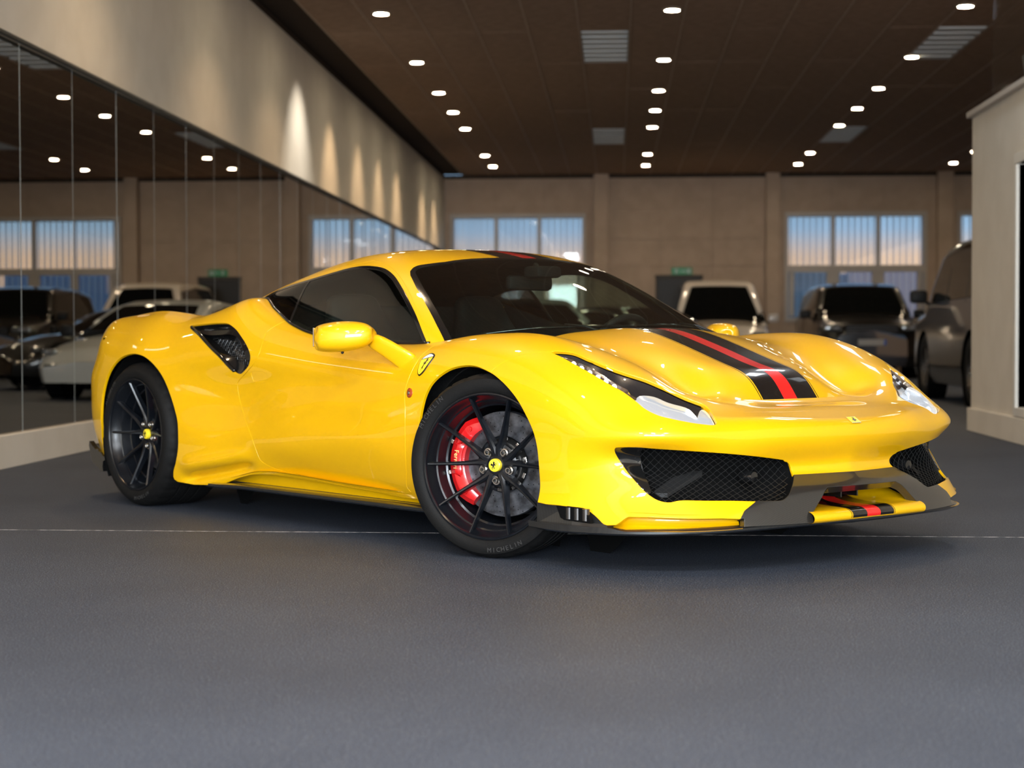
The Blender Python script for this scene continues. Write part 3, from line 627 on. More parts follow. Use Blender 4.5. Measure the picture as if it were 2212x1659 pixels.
# the windows of the far wall: frame, panes, blind slats
for wi, (a, c) in enumerate(WINS):
    f = MB(); zt = 2.26
    for x0, x1, z0, z1 in ((a-.07, c+.07, WZ1-.0, WZ1+.09), (a-.07, c+.07, WZ0-.09, WZ0), (a-.07, a, WZ0, WZ1), (c, c+.07, WZ0, WZ1), (a, c, zt-.075, zt+.075)):
        f.box(((x0+x1)/2, YF+.03, (z0+z1)/2), (x1-x0, .12, z1-z0))
    pw3 = (c-a)/3
    for i in (1, 2): f.box((a+i*pw3, YF+.03, (WZ0+WZ1)/2), (.075, .10, WZ1-WZ0))
    for i in range(3):     # thicker sash around the lower lights
        for s in (0, 1): f.box((a+i*pw3+(.08 if s == 0 else pw3-.08), YF+.04, (WZ0+zt)/2), (.10, .07, zt-WZ0-.07))
    wo = struct(f.build('window_%d' % (wi+1), M['frame']))
    for i in range(3):
        for z0, z1 in ((WZ0, zt-.07), (zt+.07, WZ1)):
            MB().box((a+(i+.5)*pw3, YF+.07, (z0+z1)/2), (pw3-.07, .012, z1-z0)).build('pane', M['room_glass'], wo)
    ns = 21; sw = (c-a)/ns; sm = None
    for i in range(ns):
        if sm is None: so = MB().box((0, 0, 0), (sw*1.02, .004, WZ1-WZ0-.02)).build('blind_slat', M['slat'], wo); sm = so.data
        else: so = link('blind_slat', sm, wo)
        so.location = (a+(i+.5)*sw, YF+.13, (WZ0+WZ1)/2); so.rotation_euler = (0, 0, math.radians(26+random.uniform(-7, 7)))
# yard outside the far windows
yo = struct(MB().box((3, 60, -.15), (60, 43, .2)).build('ground_outside', M['ext_ground']))
q = thing('yard_building', 'dark teal building seen low through the right-hand window', 'building', (3.6, 52, 0))
MB().box((0, 0, 1.25), (5.0, 5, 2.5), bevel=.05).build('cladding', M['ext_teal'], q); MB().box((0, 0, 2.55), (5.3, 5.3, .12)).build('roof', M['ext_teal'], q)
for i in range(4): MB().box((-1.9+i*1.25, -2.52, 1.2), (.7, .06, 1.0)).build('window', M['ext_ground'], q)
q = thing('yard_container', 'blue container seen low through the right-hand window', 'container', (8.0, 50, 0))
MB().box((0, 0, 1.3), (3.0, 6, 2.6), bevel=.03).build('body', M['ext_blue'], q)
for i in range(12): MB().box((-1.38+i*.25, -3.02, 1.3), (.08, .05, 2.3)).build('rib', M['ext_blue'], q)
# right hall wall and back wall
struct(MB().box((XR+.12, (YBE+YF)/2, HC/2), (.24, YF-YBE, HC)).build('wall_right', M['wall']))
# wall behind the camera with its big glazed shopfront
BW0, BW1, BZ1 = -3.3, 2.9, 3.2
b = MB(); b.box(((XL+XR)/2, YB-.12, (HC+BZ1)/2), (XR-XL, .24, HC-BZ1)); b.box(((XL+BW0)/2, YB-.12, BZ1/2), (BW0-XL, .24, BZ1)); b.box(((XR+BW1)/2, YB-.12, BZ1/2), (XR-BW1, .24, BZ1))
struct(b.build('wall_back', M['wall_light']))
f = MB(); nb_ = 4
for i in range(nb_+1): f.box((BW0+(BW1-BW0)*i/nb_, YB-.05, BZ1/2), (.07, .10, BZ1))
for z in (.05, 2.2, BZ1-.04): f.box(((BW0+BW1)/2, YB-.05, z), (BW1-BW0, .10, .07))
wo = struct(f.build('window_4', M['white_frame']))
for i in range(nb_):
    for z0, z1 in ((.08, 2.16), (2.24, BZ1-.08)):
        w = (BW1-BW0)/nb_; MB().box((BW0+w*(i+.5), YB-.07, (z0+z1)/2), (w-.07, .01, z1-z0)).build('pane', M['room_glass'], wo)
# ceiling: backing slab, boards in view, rooflight panels
ce = struct(MB().box(((XL+XR)/2, (YB+YF)/2, HC+.11), (XR-XL+.4, YF-YB+.4, .16)).build('ceiling', M['ceil_back']))
SKY = {}   # cells replaced by rooflight panels
TW, TL = .585, 2.4; x00 = -.43-TW*6; tm = None; sm2 = None
def is_sky(ix, y):
    xc = x00+(ix+.5)*TW
    if abs(xc-(-.43+TW/2)) < .1 and (20 < y < 23 or 29 < y < 33): return True
    if abs(xc-(-.43+TW*7.5)) < .1 and (20 < y < 21.6 or 29 < y < 33): return True
    return False
cnt = 0
y = YF-TL*10.5
while y < YF-.1:
    L = min(TL, YF-y)
    for ix in range(0, 25):
        xc = x00+(ix+.5)*TW
        if xc < XL+.2 or xc > XR-.2: continue
        if cnt >= 296: break
        sk = is_sky(ix, y+L/2)
        if abs(L-TL) > .01: o = MB().box((0, 0, 0), (TW-.012, L-.012, .03), bevel=.004).build('ceiling_board', M['tile'], ce)
        elif sk:
            if sm2 is None:
                bb = MB().box((0, 0, .004), (TW-.03, L-.03, .02))
                for r in range(7): bb.box((0, -L/2+.17+r*L/7, -.012), (TW-.04, .20, .02), bevel=.006)
                o = bb.build('rooflight_panel', M['skylight'], ce); sm2 = o.data
            else: o = link('rooflight_panel', sm2, ce)
        elif tm is None: o = MB().box((0, 0, 0), (TW-.012, TL-.014, .03), bevel=.004).build('ceiling_board', M['tile'], ce); tm = o.data
        else: o = link('ceiling_board', tm, ce)
        o.location = (xc, y+L/2, HC+.012+random.uniform(-.002, .002)); cnt += 1
    y += TL
# one joined field of boards nearer the camera (outside the frame, seen only in reflections)
b = MB(); yy = YF-TL*10.5
while yy > YB+TL:
    yy -= TL
    for ix in range(0, 25):
        xc = x00+(ix+.5)*TW
        if XL+.2 < xc < XR-.2: b.box((xc, yy+TL/2, HC+.012), (TW-.012, TL-.014, .03))
tag(b.build('ceiling_boards', M['tile'], ce), kind='stuff')
for ix in range(0, 26):      # pale tee rails between the rows of boards
    xr = x00+ix*TW
    if XL+.1 < xr < XR: MB().box((xr, (YB+YF)/2, HC-.006), (.018, YF-YB-.1, .012)).build('ceiling_rail', M['rail'], ce)
for x_, y_ in PANELS:
    MB().box((x_, y_, HC-.003), (.60, 1.21, .012)).build('light_panel_frame', M['white_frame'], ce)
struct(MB().box((XL+.02, (YB+YF)/2, HC-.03), (.05, YF-YB, .06)).build('trim_2', M['ceil_back']))
struct(MB().box(((XL+XR)/2, YF-.02, HC-.04), (XR-XL, .06, .08)).build('trim_3', M['ceil_back']))
# downlights: ring, lens; every fitting carries its own lamp
DLX = [-2.56, .60, 3.72, 6.86]
DLY = [22.4, 25.2, 27.4, 29.6, 34.0, 36.2]
rows = {0: 'left row beside the mirror wall', 1: 'second row from the mirror wall', 2: 'third row from the mirror wall', 3: 'right row beyond the white block'}
ordn = ['nearest', 'second', 'third', 'fourth', 'fifth', 'farthest']
dl0 = thing('ceiling_downlight', 'x', 'ceiling light', (0, 0, 0))
MB().lathe([(.0, .0), (.075, .0), (.080, -.004), (.080, .004)], 24).build('lens', M['lamp_disc'], dl0, smooth=SM)
MB().lathe([(.080, -.008), (.100, -.008), (.108, 0), (.108, .012), (.082, .012), (.080, -.008)], 24).build('ring', M['lamp_ring'], dl0, smooth=SM)
first = True
def downlight(x, y, label, group, power=LAMP_W, part=False):
    global first
    o = dl0 if first else copy_tree(dl0); first = False
    o.location = (x, y, HC-.014); o['label'] = label; o['group'] = group
    if part:
        for kk in ('label', 'group', 'category'): del o[kk]
        o.parent = ce
    l = spot('downlight_lamp', (x, y, HC-.05), (x, y, 0), power, WARM, math.radians(120), .7, .07)
for ci, x in enumerate(DLX):
    for ri, y in enumerate(DLY):
        if ci == 3 and ri < 3: continue
        n = ordn[ri] if ci < 3 else ['', '', '', 'nearest', 'second', 'farthest'][ri]
        if ci == 2 and ri == 3: pass
        downlight(x, y, '%s round ceiling downlight of the %s' % (n, rows[ci]), 'round downlights in the brown ceiling')
for x in (-2.56, .60, 3.72):
    for y in (-3.0, .8, 4.6, 8.4, 12.2, 16.0, 19.0):
        if x > XB and y < YBE-1: continue
        downlight(x, y, 'round ceiling downlight above the near floor, outside the frame', 'round downlights in the brown ceiling', LAMP_W*NEARK, True)
# wall washers making the scallops on the upper left wall
for i, (y, c, pw_) in enumerate(((20.6, NEUT, 1.1), (22.9, WARM, 1.3), (25.4, WARM, 1.0), (27.6, WARM, 1.0), (29.9, WARM, 1.1), (33.8, WARM, 1.0), (36.0, WARM, 1.0))):
    spot('wall_washer', (XL+1.0, y, HC-.02), (XL, y, HC-1.9), WASH_W*pw_*(1.6 if i == 0 else 1), c, math.radians(58 if i else 74), 1.0, .05)
# the white block on the right with its opening, cap, skirting and mezzanine
b = MB(); y0, y1, z0, z1 = 10.9, 13.35, .22, 2.10
b.box((XB+1.5, (y1+YBE)/2, HB/2), (3.0, YBE-y1, HB)); b.box((XB+1.5, (YB+y0)/2, HB/2), (3.0, y0-YB, HB))
b.box((XB+1.5, (y0+y1)/2, (HB+z1)/2), (3.0, y1-y0, HB-z1)); b.box((XB+1.5, (y0+y1)/2, z0/2), (3.0, y1-y0, z0))
wb = struct(b.build('wall_right_block', M['wall_light']))
struct(MB().box((XB+1.48, (YB+YBE)/2, HB+.02), (3.06, YBE-YB+.03, .05), bevel=.008).build('trim_4', M['frame']))
struct(MB().box((XB-.005, (YB+YBE)/2+.01, .0975), (.05, YBE-YB+.03, .195), bevel=.006).build('baseboard_right', M['wall_light']))
f = MB()
for yy0, yy1, zz0, zz1 in ((y0-.02, y1+.08, z1, z1+.08), (y1, y1+.08, z0-.02, z1), (y0-.08, y0, z0-.02, z1), (y0, y1, z0-.02, z0+.05), ((y0+y1)/2-.04, (y0+y1)/2+.04, z0, z1)):
    f.box((XB+.02, (yy0+yy1)/2, (zz0+zz1)/2), (.09, yy1-yy0, zz1-zz0), bevel=.006)
w5 = struct(f.build('window_5', M['white_frame']))
for s in (0, 1): MB().box((XB+.05, y0+(y1-y0)*(.25+.5*s), (z0+z1)/2), (.01, (y1-y0)/2-.1, z1-z0-.06)).build('pane', M['room_glass_dark'], w5)
q = thing('glass_balustrade', 'clear glass balustrade on top of the white block', 'balustrade', (XB+.10, 0, HB+.045))
for k in range(5):
    yc = YBE-.35-1.25*k-.6; MB().box((0, yc, .52), (.014, 1.22, 1.02), bevel=.002).build('glass_panel', M['room_glass'], q)
    MB().box((0, yc, .03), (.05, 1.23, .06)).build('clamp_rail', M['dark_steel'], q)
q = thing('planter', 'pale square planter with dark stems behind the glass balustrade', 'planter', (XB+.37, 14.25, HB+.045))
b = MB(); b.loft([[(-w, -w, z), (w, -w, z), (w, w, z), (-w, w, z)] for w, z in ((.085, 0), (.125, .36), (.11, .36), (.10, .32))]); b.build('pot', M['planter'], q)
for k in range(6):
    a = k*1.05; P = [(.04*math.cos(a), .04*math.sin(a), .30), (.07*math.cos(a), .07*math.sin(a), .8), (.07*math.cos(a+.3), .07*math.sin(a+.3), 1.25)]
    st = MB().tube(P, [.016, .013, .008], 6).build('stem', M['trunk'], q)
    b = MB()
    for j in range(6):
        an = a+j; p = Vector(P[2])+Vector((.1*math.cos(an), .1*math.sin(an), -.08*j)); d = Vector((math.cos(an), math.sin(an), -.2)).normalized()*.13; s_ = Vector((-d.y, d.x, 0)).normalized()*.03
        vs = [b.bm.verts.new(p), b.bm.verts.new(p+d*.5+s_), b.bm.verts.new(p+d), b.bm.verts.new(p+d*.5-s_)]; b.bm.faces.new(vs)
    b.build('leaves', M['leaf'], q)
# fire door and exit sign on the far wall
d = struct(MB().box((1.36, YF-.02, 1.03), (.92, .06, 2.06), bevel=.008).build('door_1', mat('dark_door', (.03, .026, .022), .5)))
MB().box((1.36, YF-.03, 2.10), (1.04, .05, .07)).box((.88, YF-.03, 1.03), (.06, .05, 2.1)).box((1.84, YF-.03, 1.03), (.06, .05, 2.1)).build('door_frame', mat('dark_door_frame', (.05, .042, .034), .6), d)
MB().box((1.70, YF-.07, 1.02), (.14, .03, .03), bevel=.006).build('door_handle', M['steel'], d)
q = thing('exit_sign', 'green emergency exit sign above the dark door on the far wall', 'sign', (1.42, YF-.03, 2.22))
MB().box((0, 0, 0), (.44, .05, .15), bevel=.006).build('sign_box', M['sign_green'], q)
b = MB(); b.box((-.13, -.028, .0), (.045, .004, .09)); b.box((-.10, -.028, .045), (.03, .004, .03)); b.box((-.095, -.028, -.02), (.06, .004, .02)); b.box((.02, -.028, 0), (.11, .004, .022)); b.box((.075, -.028, 0), (.02, .004, .07)); b.box((.15, -.028, 0), (.07, .004, .10))
b.build('pictogram', M['sign_white'], q)
# ================================================================== THE OTHER CARS (simpler, far behind)
def basic_car(name, label, cat, loc, rz, L, W, prof, belt, tum, plan_r, k=.08, paint=None, glassy=None, wheel_r=.36, wb=(-.30, .32), gh=None, arch=.06, plate=None, group=None, roofpaint=None, lamp=None, grille=None, rails=False, divs=()):
    """prof: (x, z) of the centre line top from tail to nose (x along the car, nose +); belt: (x, z) of the waist;
    gh = (tail_bottom, tail_top, screen_top, screen_bottom) x of the glasshouse"""
    root = thing(name, label, cat, loc, rz, group)
    px = np.array([p[0] for p in prof]); pz = np.array([p[1] for p in prof]); bx = np.array([p[0] for p in belt]); bz = np.array([p[1] for p in belt])
    def pch(xs, ys, q):
        q = np.asarray(q); i = np.clip(np.searchsorted(xs, q)-1, 0, len(xs)-2); t = np.clip((q-xs[i])/(xs[i+1]-xs[i]), 0, 1); return ys[i]+(ys[i+1]-ys[i])*t
    def sm(fn, q, w=.07): return sum(fn(q+o*w) for o in (-1, -.5, 0, .5, 1))/5
    top = lambda x: sm(lambda q: pch(px, pz, q), x)
    bel = lambda x: sm(lambda q: pch(bx, bz, q), x)
    h = L/2; ns, nr = 150, 56; x = -h+L*(.5-.5*np.cos(np.linspace(0, PI, ns))); x = .55*x+.45*np.linspace(-h, h, ns); x[0] = -h+.004; x[-1] = h-.004
    e = np.abs(x/h); half = W/2*(1-np.clip((e-(1-plan_r))/plan_r, 0, 1)**2.6*.30)
    V = np.zeros((ns, nr, 3)); zb = .22; T = top(x); Bz = bel(x); Z0 = .45
    for r in range(nr):
        if r < 8: z = zb+(Z0-zb)*r/8+0*x; y = half-.06*np.clip((Z0-z)/.25, 0, 1)**2; V[:, r] = np.stack([x, y, z], 1); continue
        q = (r-8)/(nr-9); H = T-Z0; per = H+half; u = q*per
        ty = np.where(u < H, half, half-(u-H)); tz = np.where(u < H, u, H); ln = np.hypot(ty, tz)+1e-9; dy, dz = ty/ln, tz/ln
        lo = np.zeros(ns); hi = np.full(ns, 2.2)
        for _ in range(28):
            mm = (lo+hi)/2; y = dy*mm; z = Z0+dz*mm
            sy = half-np.clip(z-Bz, 0, None)*tum-.03*np.clip((z-Z0)/(Bz-Z0+.01), 0, 1)**2
            tz_ = T-.05*(y/half)**2-.10*np.clip((y/half), 0, 1)**4*(T < Bz+.25)
            ins = smin(sy-y, tz_-z, k) > 0; lo = np.where(ins, mm, lo); hi = np.where(ins, hi, mm)
        mm = (lo+hi)/2; V[:, r] = np.stack([x, dy*mm, Z0+dz*mm], 1)
    V[:, -1, 1] = 0
    # close nose and tail
    for end in (0, -1):
        c = V[end].copy(); c2 = c.copy(); s = -1 if end == 0 else 1
        rows = []
        for t in (.03, .07, .5, 1.0):
            rr = c.copy(); rr[:, 1] *= (1-t if t > .1 else 1-t*.9); rr[:, 2] = .5+(rr[:, 2]-.5)*(1-t*.25 if t <= .1 else 1-.02); rr[:, 0] += s*(.02+.03*min(t/.1, 1)); rows.append(rr)
        rows = np.array(rows); V = np.concatenate([rows[::-1], V]) if end == 0 else np.concatenate([V, rows])
    mesh = gridmesh(V)
    # wheel arches
    axx = (wb[0]*L, wb[1]*L)
    for a in axx:
        c = np.array([a, wheel_r]); rr = wheel_r+arch
        f = np.where(mesh[0][:, 1] > W*.30, np.hypot(mesh[0][:, 0]-a, mesh[0][:, 2]-wheel_r)-rr, .1); mesh = clip(mesh, f)
    # glass
    P = mesh[0]; tb, tt, st, sb = gh
    def roof_at(X): return top(X)
    wside = [(tb, bel(np.array([tb]))[0]+.05), (tt, roof_at(np.array([tt]))[0]-.11), ((tt+st)/2, roof_at(np.array([(tt+st)/2]))[0]-.10), (st, roof_at(np.array([st]))[0]-.12), (sb-.05, bel(np.array([sb]))[0]+.04)]
    guard = lambda Q: (Q[:, 1] > W*.27)
    g, mesh = split(mesh, field(mesh, wside, 'xz', guard), .004)
    emit('side_window', g, M['bg_glass'], root, h=False)
    P = mesh[0]; N = mesh[2]; bzs = bel(P[:, 0]); tz = top(P[:, 0])
    wl_ = half.max()-.12-np.clip(P[:, 2]-bzs, 0, None)*tum*1.25
    for nm, s, x0, x1 in (('windscreen', 1, st, sb), ('rear_window', -1, tb, tt)):
        P = mesh[0]; bzs = bel(P[:, 0]); wl_ = half.max()-.14-np.clip(P[:, 2]-bzs, 0, None)*tum*1.2
        f = np.minimum(np.minimum(P[:, 0]-x0-.04, x1+.06-P[:, 0]), wl_-P[:, 1])
        g, mesh = split(mesh, f, .003); emit(nm, g, M['bg_glass'], root, both=True, h=False)
    emit('body', mesh, paint, root, both=True, h=False)
    # underside and arches
    MB().box((0, 0, .30), (L*.94, W*.80, .14)).build('underbody', M['matt_black'], root)
    cab = MB().box(((gh[0]+gh[3])/2, 0, (belt[1][1]+.45)/2), ((gh[3]-gh[0])*.9, W*.78, belt[1][1]-.55)).build('cabin_floor', M['matt_black'], root)
    for a in axx:
        for s in (-1, 1):
            yy = s*(W/2-.13)
            tm_ = Matrix.Translation((a, yy, wheel_r)) @ Matrix.Rotation(PI/2*s, 4, 'X')
            ty = MB().lathe([(wheel_r*.66, -.10), (wheel_r*.9, -.11), (wheel_r, -.09), (wheel_r, .09), (wheel_r*.9, .11), (wheel_r*.66, .10)], 40, tm_).build('wheel', M['rubber'], root, smooth=SM)
            rb = MB().lathe([(wheel_r*.66, -.10), (wheel_r*.60, -.06), (wheel_r*.58, .02), (.0, .03)], 32, tm_)
            for q_ in range(5):
                an = q_*2*PI/5; rb.box(tm_ @ Vector((math.cos(an)*wheel_r*.34, math.sin(an)*wheel_r*.34, -.05)), (.05, .03, .03))
            rb.build('rim', M['dark_steel'], ty, smooth=SM)
            spk = MB()
            for q_ in range(5):
                an = q_*2*PI/5; R = tm_ @ Matrix.Rotation(an, 4, 'Z') @ Matrix.Translation((wheel_r*.33, 0, -.06))
                r_ = bmesh.ops.create_cube(spk.bm, size=1); bmesh.ops.transform(spk.bm, matrix=R @ Matrix.Diagonal((wheel_r*.6, .06, .03, 1)), verts=r_['verts'])
            spk.build('spokes', M['steel'], ty)
            MB().lathe([(wheel_r+arch-.005, -.12), (wheel_r+arch-.005, .12)], 24, tm_, 0, PI*2).build('arch_liner', M['void'], root)
    zb_ = bel(np.array([sb]))[0]
    for s in (-1, 1):   # mirrors
        mr = MB().box((sb-.18, s*(W/2+.10), zb_+.12), (.12, .22, .17), bevel=.045).build('door_mirror', M['matt_black'] if paint is not M['paint_white'] else paint, root, smooth=SM)
        MB().tube([(sb-.18, s*(W/2-.06), zb_+.0), (sb-.18, s*(W/2+.04), zb_+.08)], .022, 6).build('mirror_arm', M['matt_black'], mr)
    if lamp:
        lx, ly, lz, lw, lh = lamp
        for s in (-1, 1):
            MB().box((lx, s*ly, lz), (.10, lw, lh), bevel=.03).build('headlamp', M['bg_lamp'], root, smooth=SM)
            MB().box((-h-.02, s*(W/2-.20), lz+.12), (.06, .16, .26), bevel=.02).build('tail_lamp', M['red_lamp_off'], root, smooth=SM)
    if grille:
        gx, gz, gw, ghh, n_ = grille
        gr = MB().box((gx, 0, gz), (.05, gw, ghh), bevel=.015).build('grille', M['matt_black'], root)
        for i in range(n_): MB().box((gx+.028, 0, gz-ghh/2+ghh*(i+.5)/n_), (.012, gw*.94, .012)).build('grille_bar', M['dark_steel'], gr)
    if plate:
        pxx, pzz = plate
        pl = MB().box((pxx, 0, pzz), (.02, .52, .115), bevel=.004).build('number_plate', M['plate_white'], root)
        MB().box((pxx+.012, .235 if pxx > 0 else -.235, pzz), (.004, .045, .105)).build('plate_band', M['plate_blue'], pl)
    for dx in divs:
        for s in (-1, 1): MB().box((dx, s*(W/2-.045-tum*.22), zb_+.22), (.05, .035, .44), rot=Matrix.Rotation(s*math.atan(tum)*1, 3, 'X')).build('door_pillar', M['matt_black'], root)
    return root
M['bg_glass'] = mat('dark_reflective_glass', (.004, .005, .005), .03, 0, 0, .6)
M['paint_white'] = mat('white_car_paint', (.62, .55, .47), .35, 0, 1.0)
M['paint_grey'] = mat('pale_grey_car_paint', (.42, .44, .42), .35, 0, 1.0)
M['paint_black'] = mat('black_car_paint', (.005, .005, .005), .3, .0, 1.0)
M['paint_brown'] = mat('dark_brown_car_paint', (.005, .004, .0035), .3, .0, .8)
M['bg_lamp'] = mat('unlit_headlamp', (.25, .26, .26), .08, .5, 1.0)
M['red_lamp_off'] = mat('unlit_tail_lamp', (.20, .01, .01), .15, 0, 1.0)
M['plate_white'] = mat('plate_white', (.45, .42, .38), .5)
M['plate_blue'] = mat('plate_blue', (.03, .12, .5), .4)
# white boxy SUV facing us before the dark door
basic_car('white_suv', 'white boxy SUV parked before the dark door at the far wall', 'car', (2.02, 35.4, 0), -PI/2, 4.5, 1.88,
    [(-2.3, 1.78), (-2.1, 1.88), (-1.2, 1.93), (.3, 1.92), (.62, 1.86), (1.12, 1.13), (1.4, 1.08), (2.0, 1.02), (2.2, .92), (2.3, .80)],
    [(-2.3, 1.08), (.9, 1.06), (1.3, 1.02), (2.3, .9)], .30, .25, .09, M['paint_white'], gh=(-2.0, -1.7, .62, 1.18), wheel_r=.38, wb=(-.30, .31), lamp=(2.22, .66, .80, .26, .16), grille=(2.26, .68, .95, .22, 4), plate=(2.29, .48), divs=(-.9, .1))
# dark luxury SUV
basic_car('dark_suv', 'dark SUV with a number plate facing us before the right-hand window', 'car', (4.76, 35.3, 0), -PI/2, 4.7, 1.98,
    [(-2.4, 1.60), (-2.15, 1.74), (-1.2, 1.84), (.2, 1.85), (.6, 1.78), (1.2, 1.22), (1.6, 1.18), (2.15, 1.10), (2.33, .98), (2.4, .80)],
    [(-2.4, 1.16), (.9, 1.12), (1.3, 1.10), (2.4, 1.0)], .28, .22, .10, M['paint_brown'], gh=(-2.1, -1.8, .58, 1.22), wheel_r=.39, wb=(-.30, .31), lamp=(2.30, .72, .95, .34, .12), grille=(2.36, .93, 1.0, .16, 3), plate=(2.40, .68), divs=(-.9, .1))
# big dark off-roader on the right, nose away from us
basic_car('off_roader', 'tall dark off-roader behind the white block, nose away from the camera', 'car', (4.93, 21.35, 0), PI/2, 4.9, 1.96,
    [(-2.4, 1.80), (-2.25, 1.93), (-1.2, 1.98), (.2, 1.97), (.75, 1.90), (1.45, 1.26), (1.7, 1.22), (2.25, 1.16), (2.40, 1.05), (2.45, .85)],
    [(-2.4, 1.20), (1.1, 1.20), (1.5, 1.18), (2.45, 1.08)], .17, .16, .10, M['paint_brown'], gh=(-2.1, -1.95, .78, 1.42), wheel_r=.41, wb=(-.30, .31), lamp=(2.36, .76, 1.0, .22, .18), divs=(-1.1, .1))
# pale grey coupe and black coupe: hidden behind the yellow car, seen in the mirrors
basic_car('grey_coupe', 'pale grey low coupe mirrored just left of the yellow car', 'car', (-1.30, 24.0, 0), math.radians(-78), 4.5, 1.96,
    [(-2.25, .78), (-2.0, .98), (-1.5, 1.06), (-.8, 1.28), (-.2, 1.34), (.20, 1.27), (1.05, .86), (1.5, .80), (2.0, .66), (2.25, .48)],
    [(-2.25, .88), (-1.2, .95), (.5, .84), (1.1, .78), (2.25, .52)], .55, .35, .12, M['paint_grey'], gh=(-1.35, -.8, .18, 1.08), wheel_r=.345, wb=(-.28, .30), lamp=(1.98, .72, .62, .22, .08), grille=(2.24, .36, 1.3, .2, 3))
basic_car('black_coupe', 'black low coupe mirrored at the left edge, behind the grey coupe', 'car', (.30, 27.7, 0), math.radians(-42), 4.5, 1.94,
    [(-2.25, .80), (-2.0, 1.0), (-1.5, 1.08), (-.8, 1.24), (-.2, 1.30), (.25, 1.26), (1.05, .90), (1.5, .84), (2.0, .70), (2.25, .50)],
    [(-2.25, .90), (-1.2, .97), (.5, .86), (1.1, .80), (2.25, .54)], .55, .35, .12, M['paint_black'], gh=(-1.35, -.8, .18, 1.08), wheel_r=.345, wb=(-.28, .30), lamp=(1.98, .72, .62, .22, .08), grille=(2.24, .36, 1.3, .2, 3))
# ================================================================== THE YELLOW CAR
car = thing('sports_car', 'yellow low two-seat sports car with black and red centre stripe, in front of everything', 'car')
car.matrix_world = CAR
def pts2(k, a, b): return [(p[a], p[b]) for p in F[k]]
def xz(k): return pts2(k, 0, 2)
def xy(k): return pts2(k, 0, 1)
Y_ = M['yellow']
body = gridmesh(body_grid(560, 190))
side = lambda P: P[:, 1] > .5
# wheel arches
pa = [(.893, .0), (.893, .15)]+xz('arch_f')[1:-2]+[(xz('arch_f')[-3][0]+.004, .22), (xz('arch_f')[-3][0]+.004, 0)]
body = clip(body, -field(body, smooth_poly(pa, 5), 'xz', side))
pr = xz('arch_r'); pr = [(-1.75, 0)]+pr[:-1]+[(-.965, .165), (-.985, .0)]
body = clip(body, -field(body, smooth_poly(pr, 5), 'xz', side))
# lower edges
sk = [(-1.0, -.2), (-.97, .155)]+[p for p in xz('skirt')[1:]]+[(.95, .19), (.95, -.2)]
sk = [sk[0]]+[q for i, q in enumerate(sk[1:-1]) if i == 0 or abs(q[0]-sk[i][0]) > .02]+[sk[-1]]
body = clip(body, -field(body, sk, 'xz', lambda P: (P[:, 0] < .95) & (P[:, 0] > -1.02)))
fb = np.array(F['fbot'][:-1]); d_ = todz(fb); d_ = d_[np.r_[True, np.diff(d_[:, 0]) < -.004]]
fbp = [(d_[0, 0]+.05, d_[0, 1])]+[tuple(q) for q in d_]+[(d_[-1, 0]-.0, -.2), (d_[0, 0]+.05, -.2)]
body = clip(body, -field(body, fbp, 'dz', lambda P: P[:, 0] > 1.55))
# openings at the nose
win = [(-.2, .283), (.19, .283), (.215, .270), (.296, .200), (.32, -.1), (-.2, -.1)]
body = clip(body, -field(body, win, 'yz', lambda P: P[:, 0] > 2.0))
fip = smooth_poly(todz(F['fintake']), 4)
fint, body = split(body, field(body, fip, 'dz', lambda P: P[:, 0] > 1.7), 0)
# headlight
hlp = smooth_poly(todz(F['headlight']), 4)
hl, body = split(body, field(body, hlp, 'dz', lambda P: (P[:, 0] > 1.3) & (P[:, 1] > .535)), .0014)
# side intake, handle
inp = smooth_poly(xz('intake'), 4)
sint, body = split(body, field(body, inp, 'xz', side), 0)
hp = [(-.345, .622), (-.35, .655), (-.33, .662), (-.255, .662), (-.228, .655), (-.222, .640), (-.232, .625), (-.26, .618), (-.33, .618)]
# cabin hole
cx = np.linspace(-.50, 1.16, 40); cab = [(a, float(sidey(a, TOP(np.array([a]), np.array([.74]))[0]))-.018) for a in cx]; cab = [(-.61, -.3), (-.61, .50), (-.53, .60)]+cab+[(1.16, -.3)]
_, body = split(body, field(body, cab, 'xy', lambda P: P[:, 2] > .6), 0)
# door
dp = xz('door'); dp = smooth_poly(dp[1:27], 4, closed=False).tolist(); dp = [(-.29, 1.1), (-.285, .88)]+dp+[(.868, .68), (.875, .74), (.90, .80), (.90, 1.1)]
door, body = split(body, field(body, dp, 'xz', lambda P: P[:, 1] > .55), .0022)
hdl, door = split(door, field(door, smooth_poly(hp, 3), 'xz'), .0010)
# hood, nose panel
cr = [(2.4, -.2), (1.985, -.2), (1.985, .30), (1.99, .46), (1.96, .485), (1.90, .47), (1.80, .455), (1.67, .455), (1.55, .475), (1.42, .52), (1.28, .60), (1.12, .64), (.95, .62), (.95, -.2)]
hoodp = cr[1:]
hood, body = split(body, field(body, hoodp, 'xy', lambda P: P[:, 2] > .52), 0)
nb2 = [(1.985, -.2), (1.985, .46), (2.03, .535), (2.09, .562), (2.118, .43), (2.146, .25), (2.152, .05), (2.152, -.2)]
nose, body = split(body, field(body, nb2, 'xy', lambda P: P[:, 2] > .50), .0)
# front bumper
bp_ = [(1.30, 1.3), (1.345, .95), (1.37, .93), (1.42, .905), (1.48, .878), (1.55, .85), (1.60, .835), (1.75, .78), (1.95, .70), (2.088, .563), (2.118, .43), (2.146, .25), (2.152, .05), (2.152, -.3), (3, -.3), (3, 1.3)]
bump, body = split(body, field(body, bp_, 'xy', lambda P: P[:, 0] > 1.2), .0013)
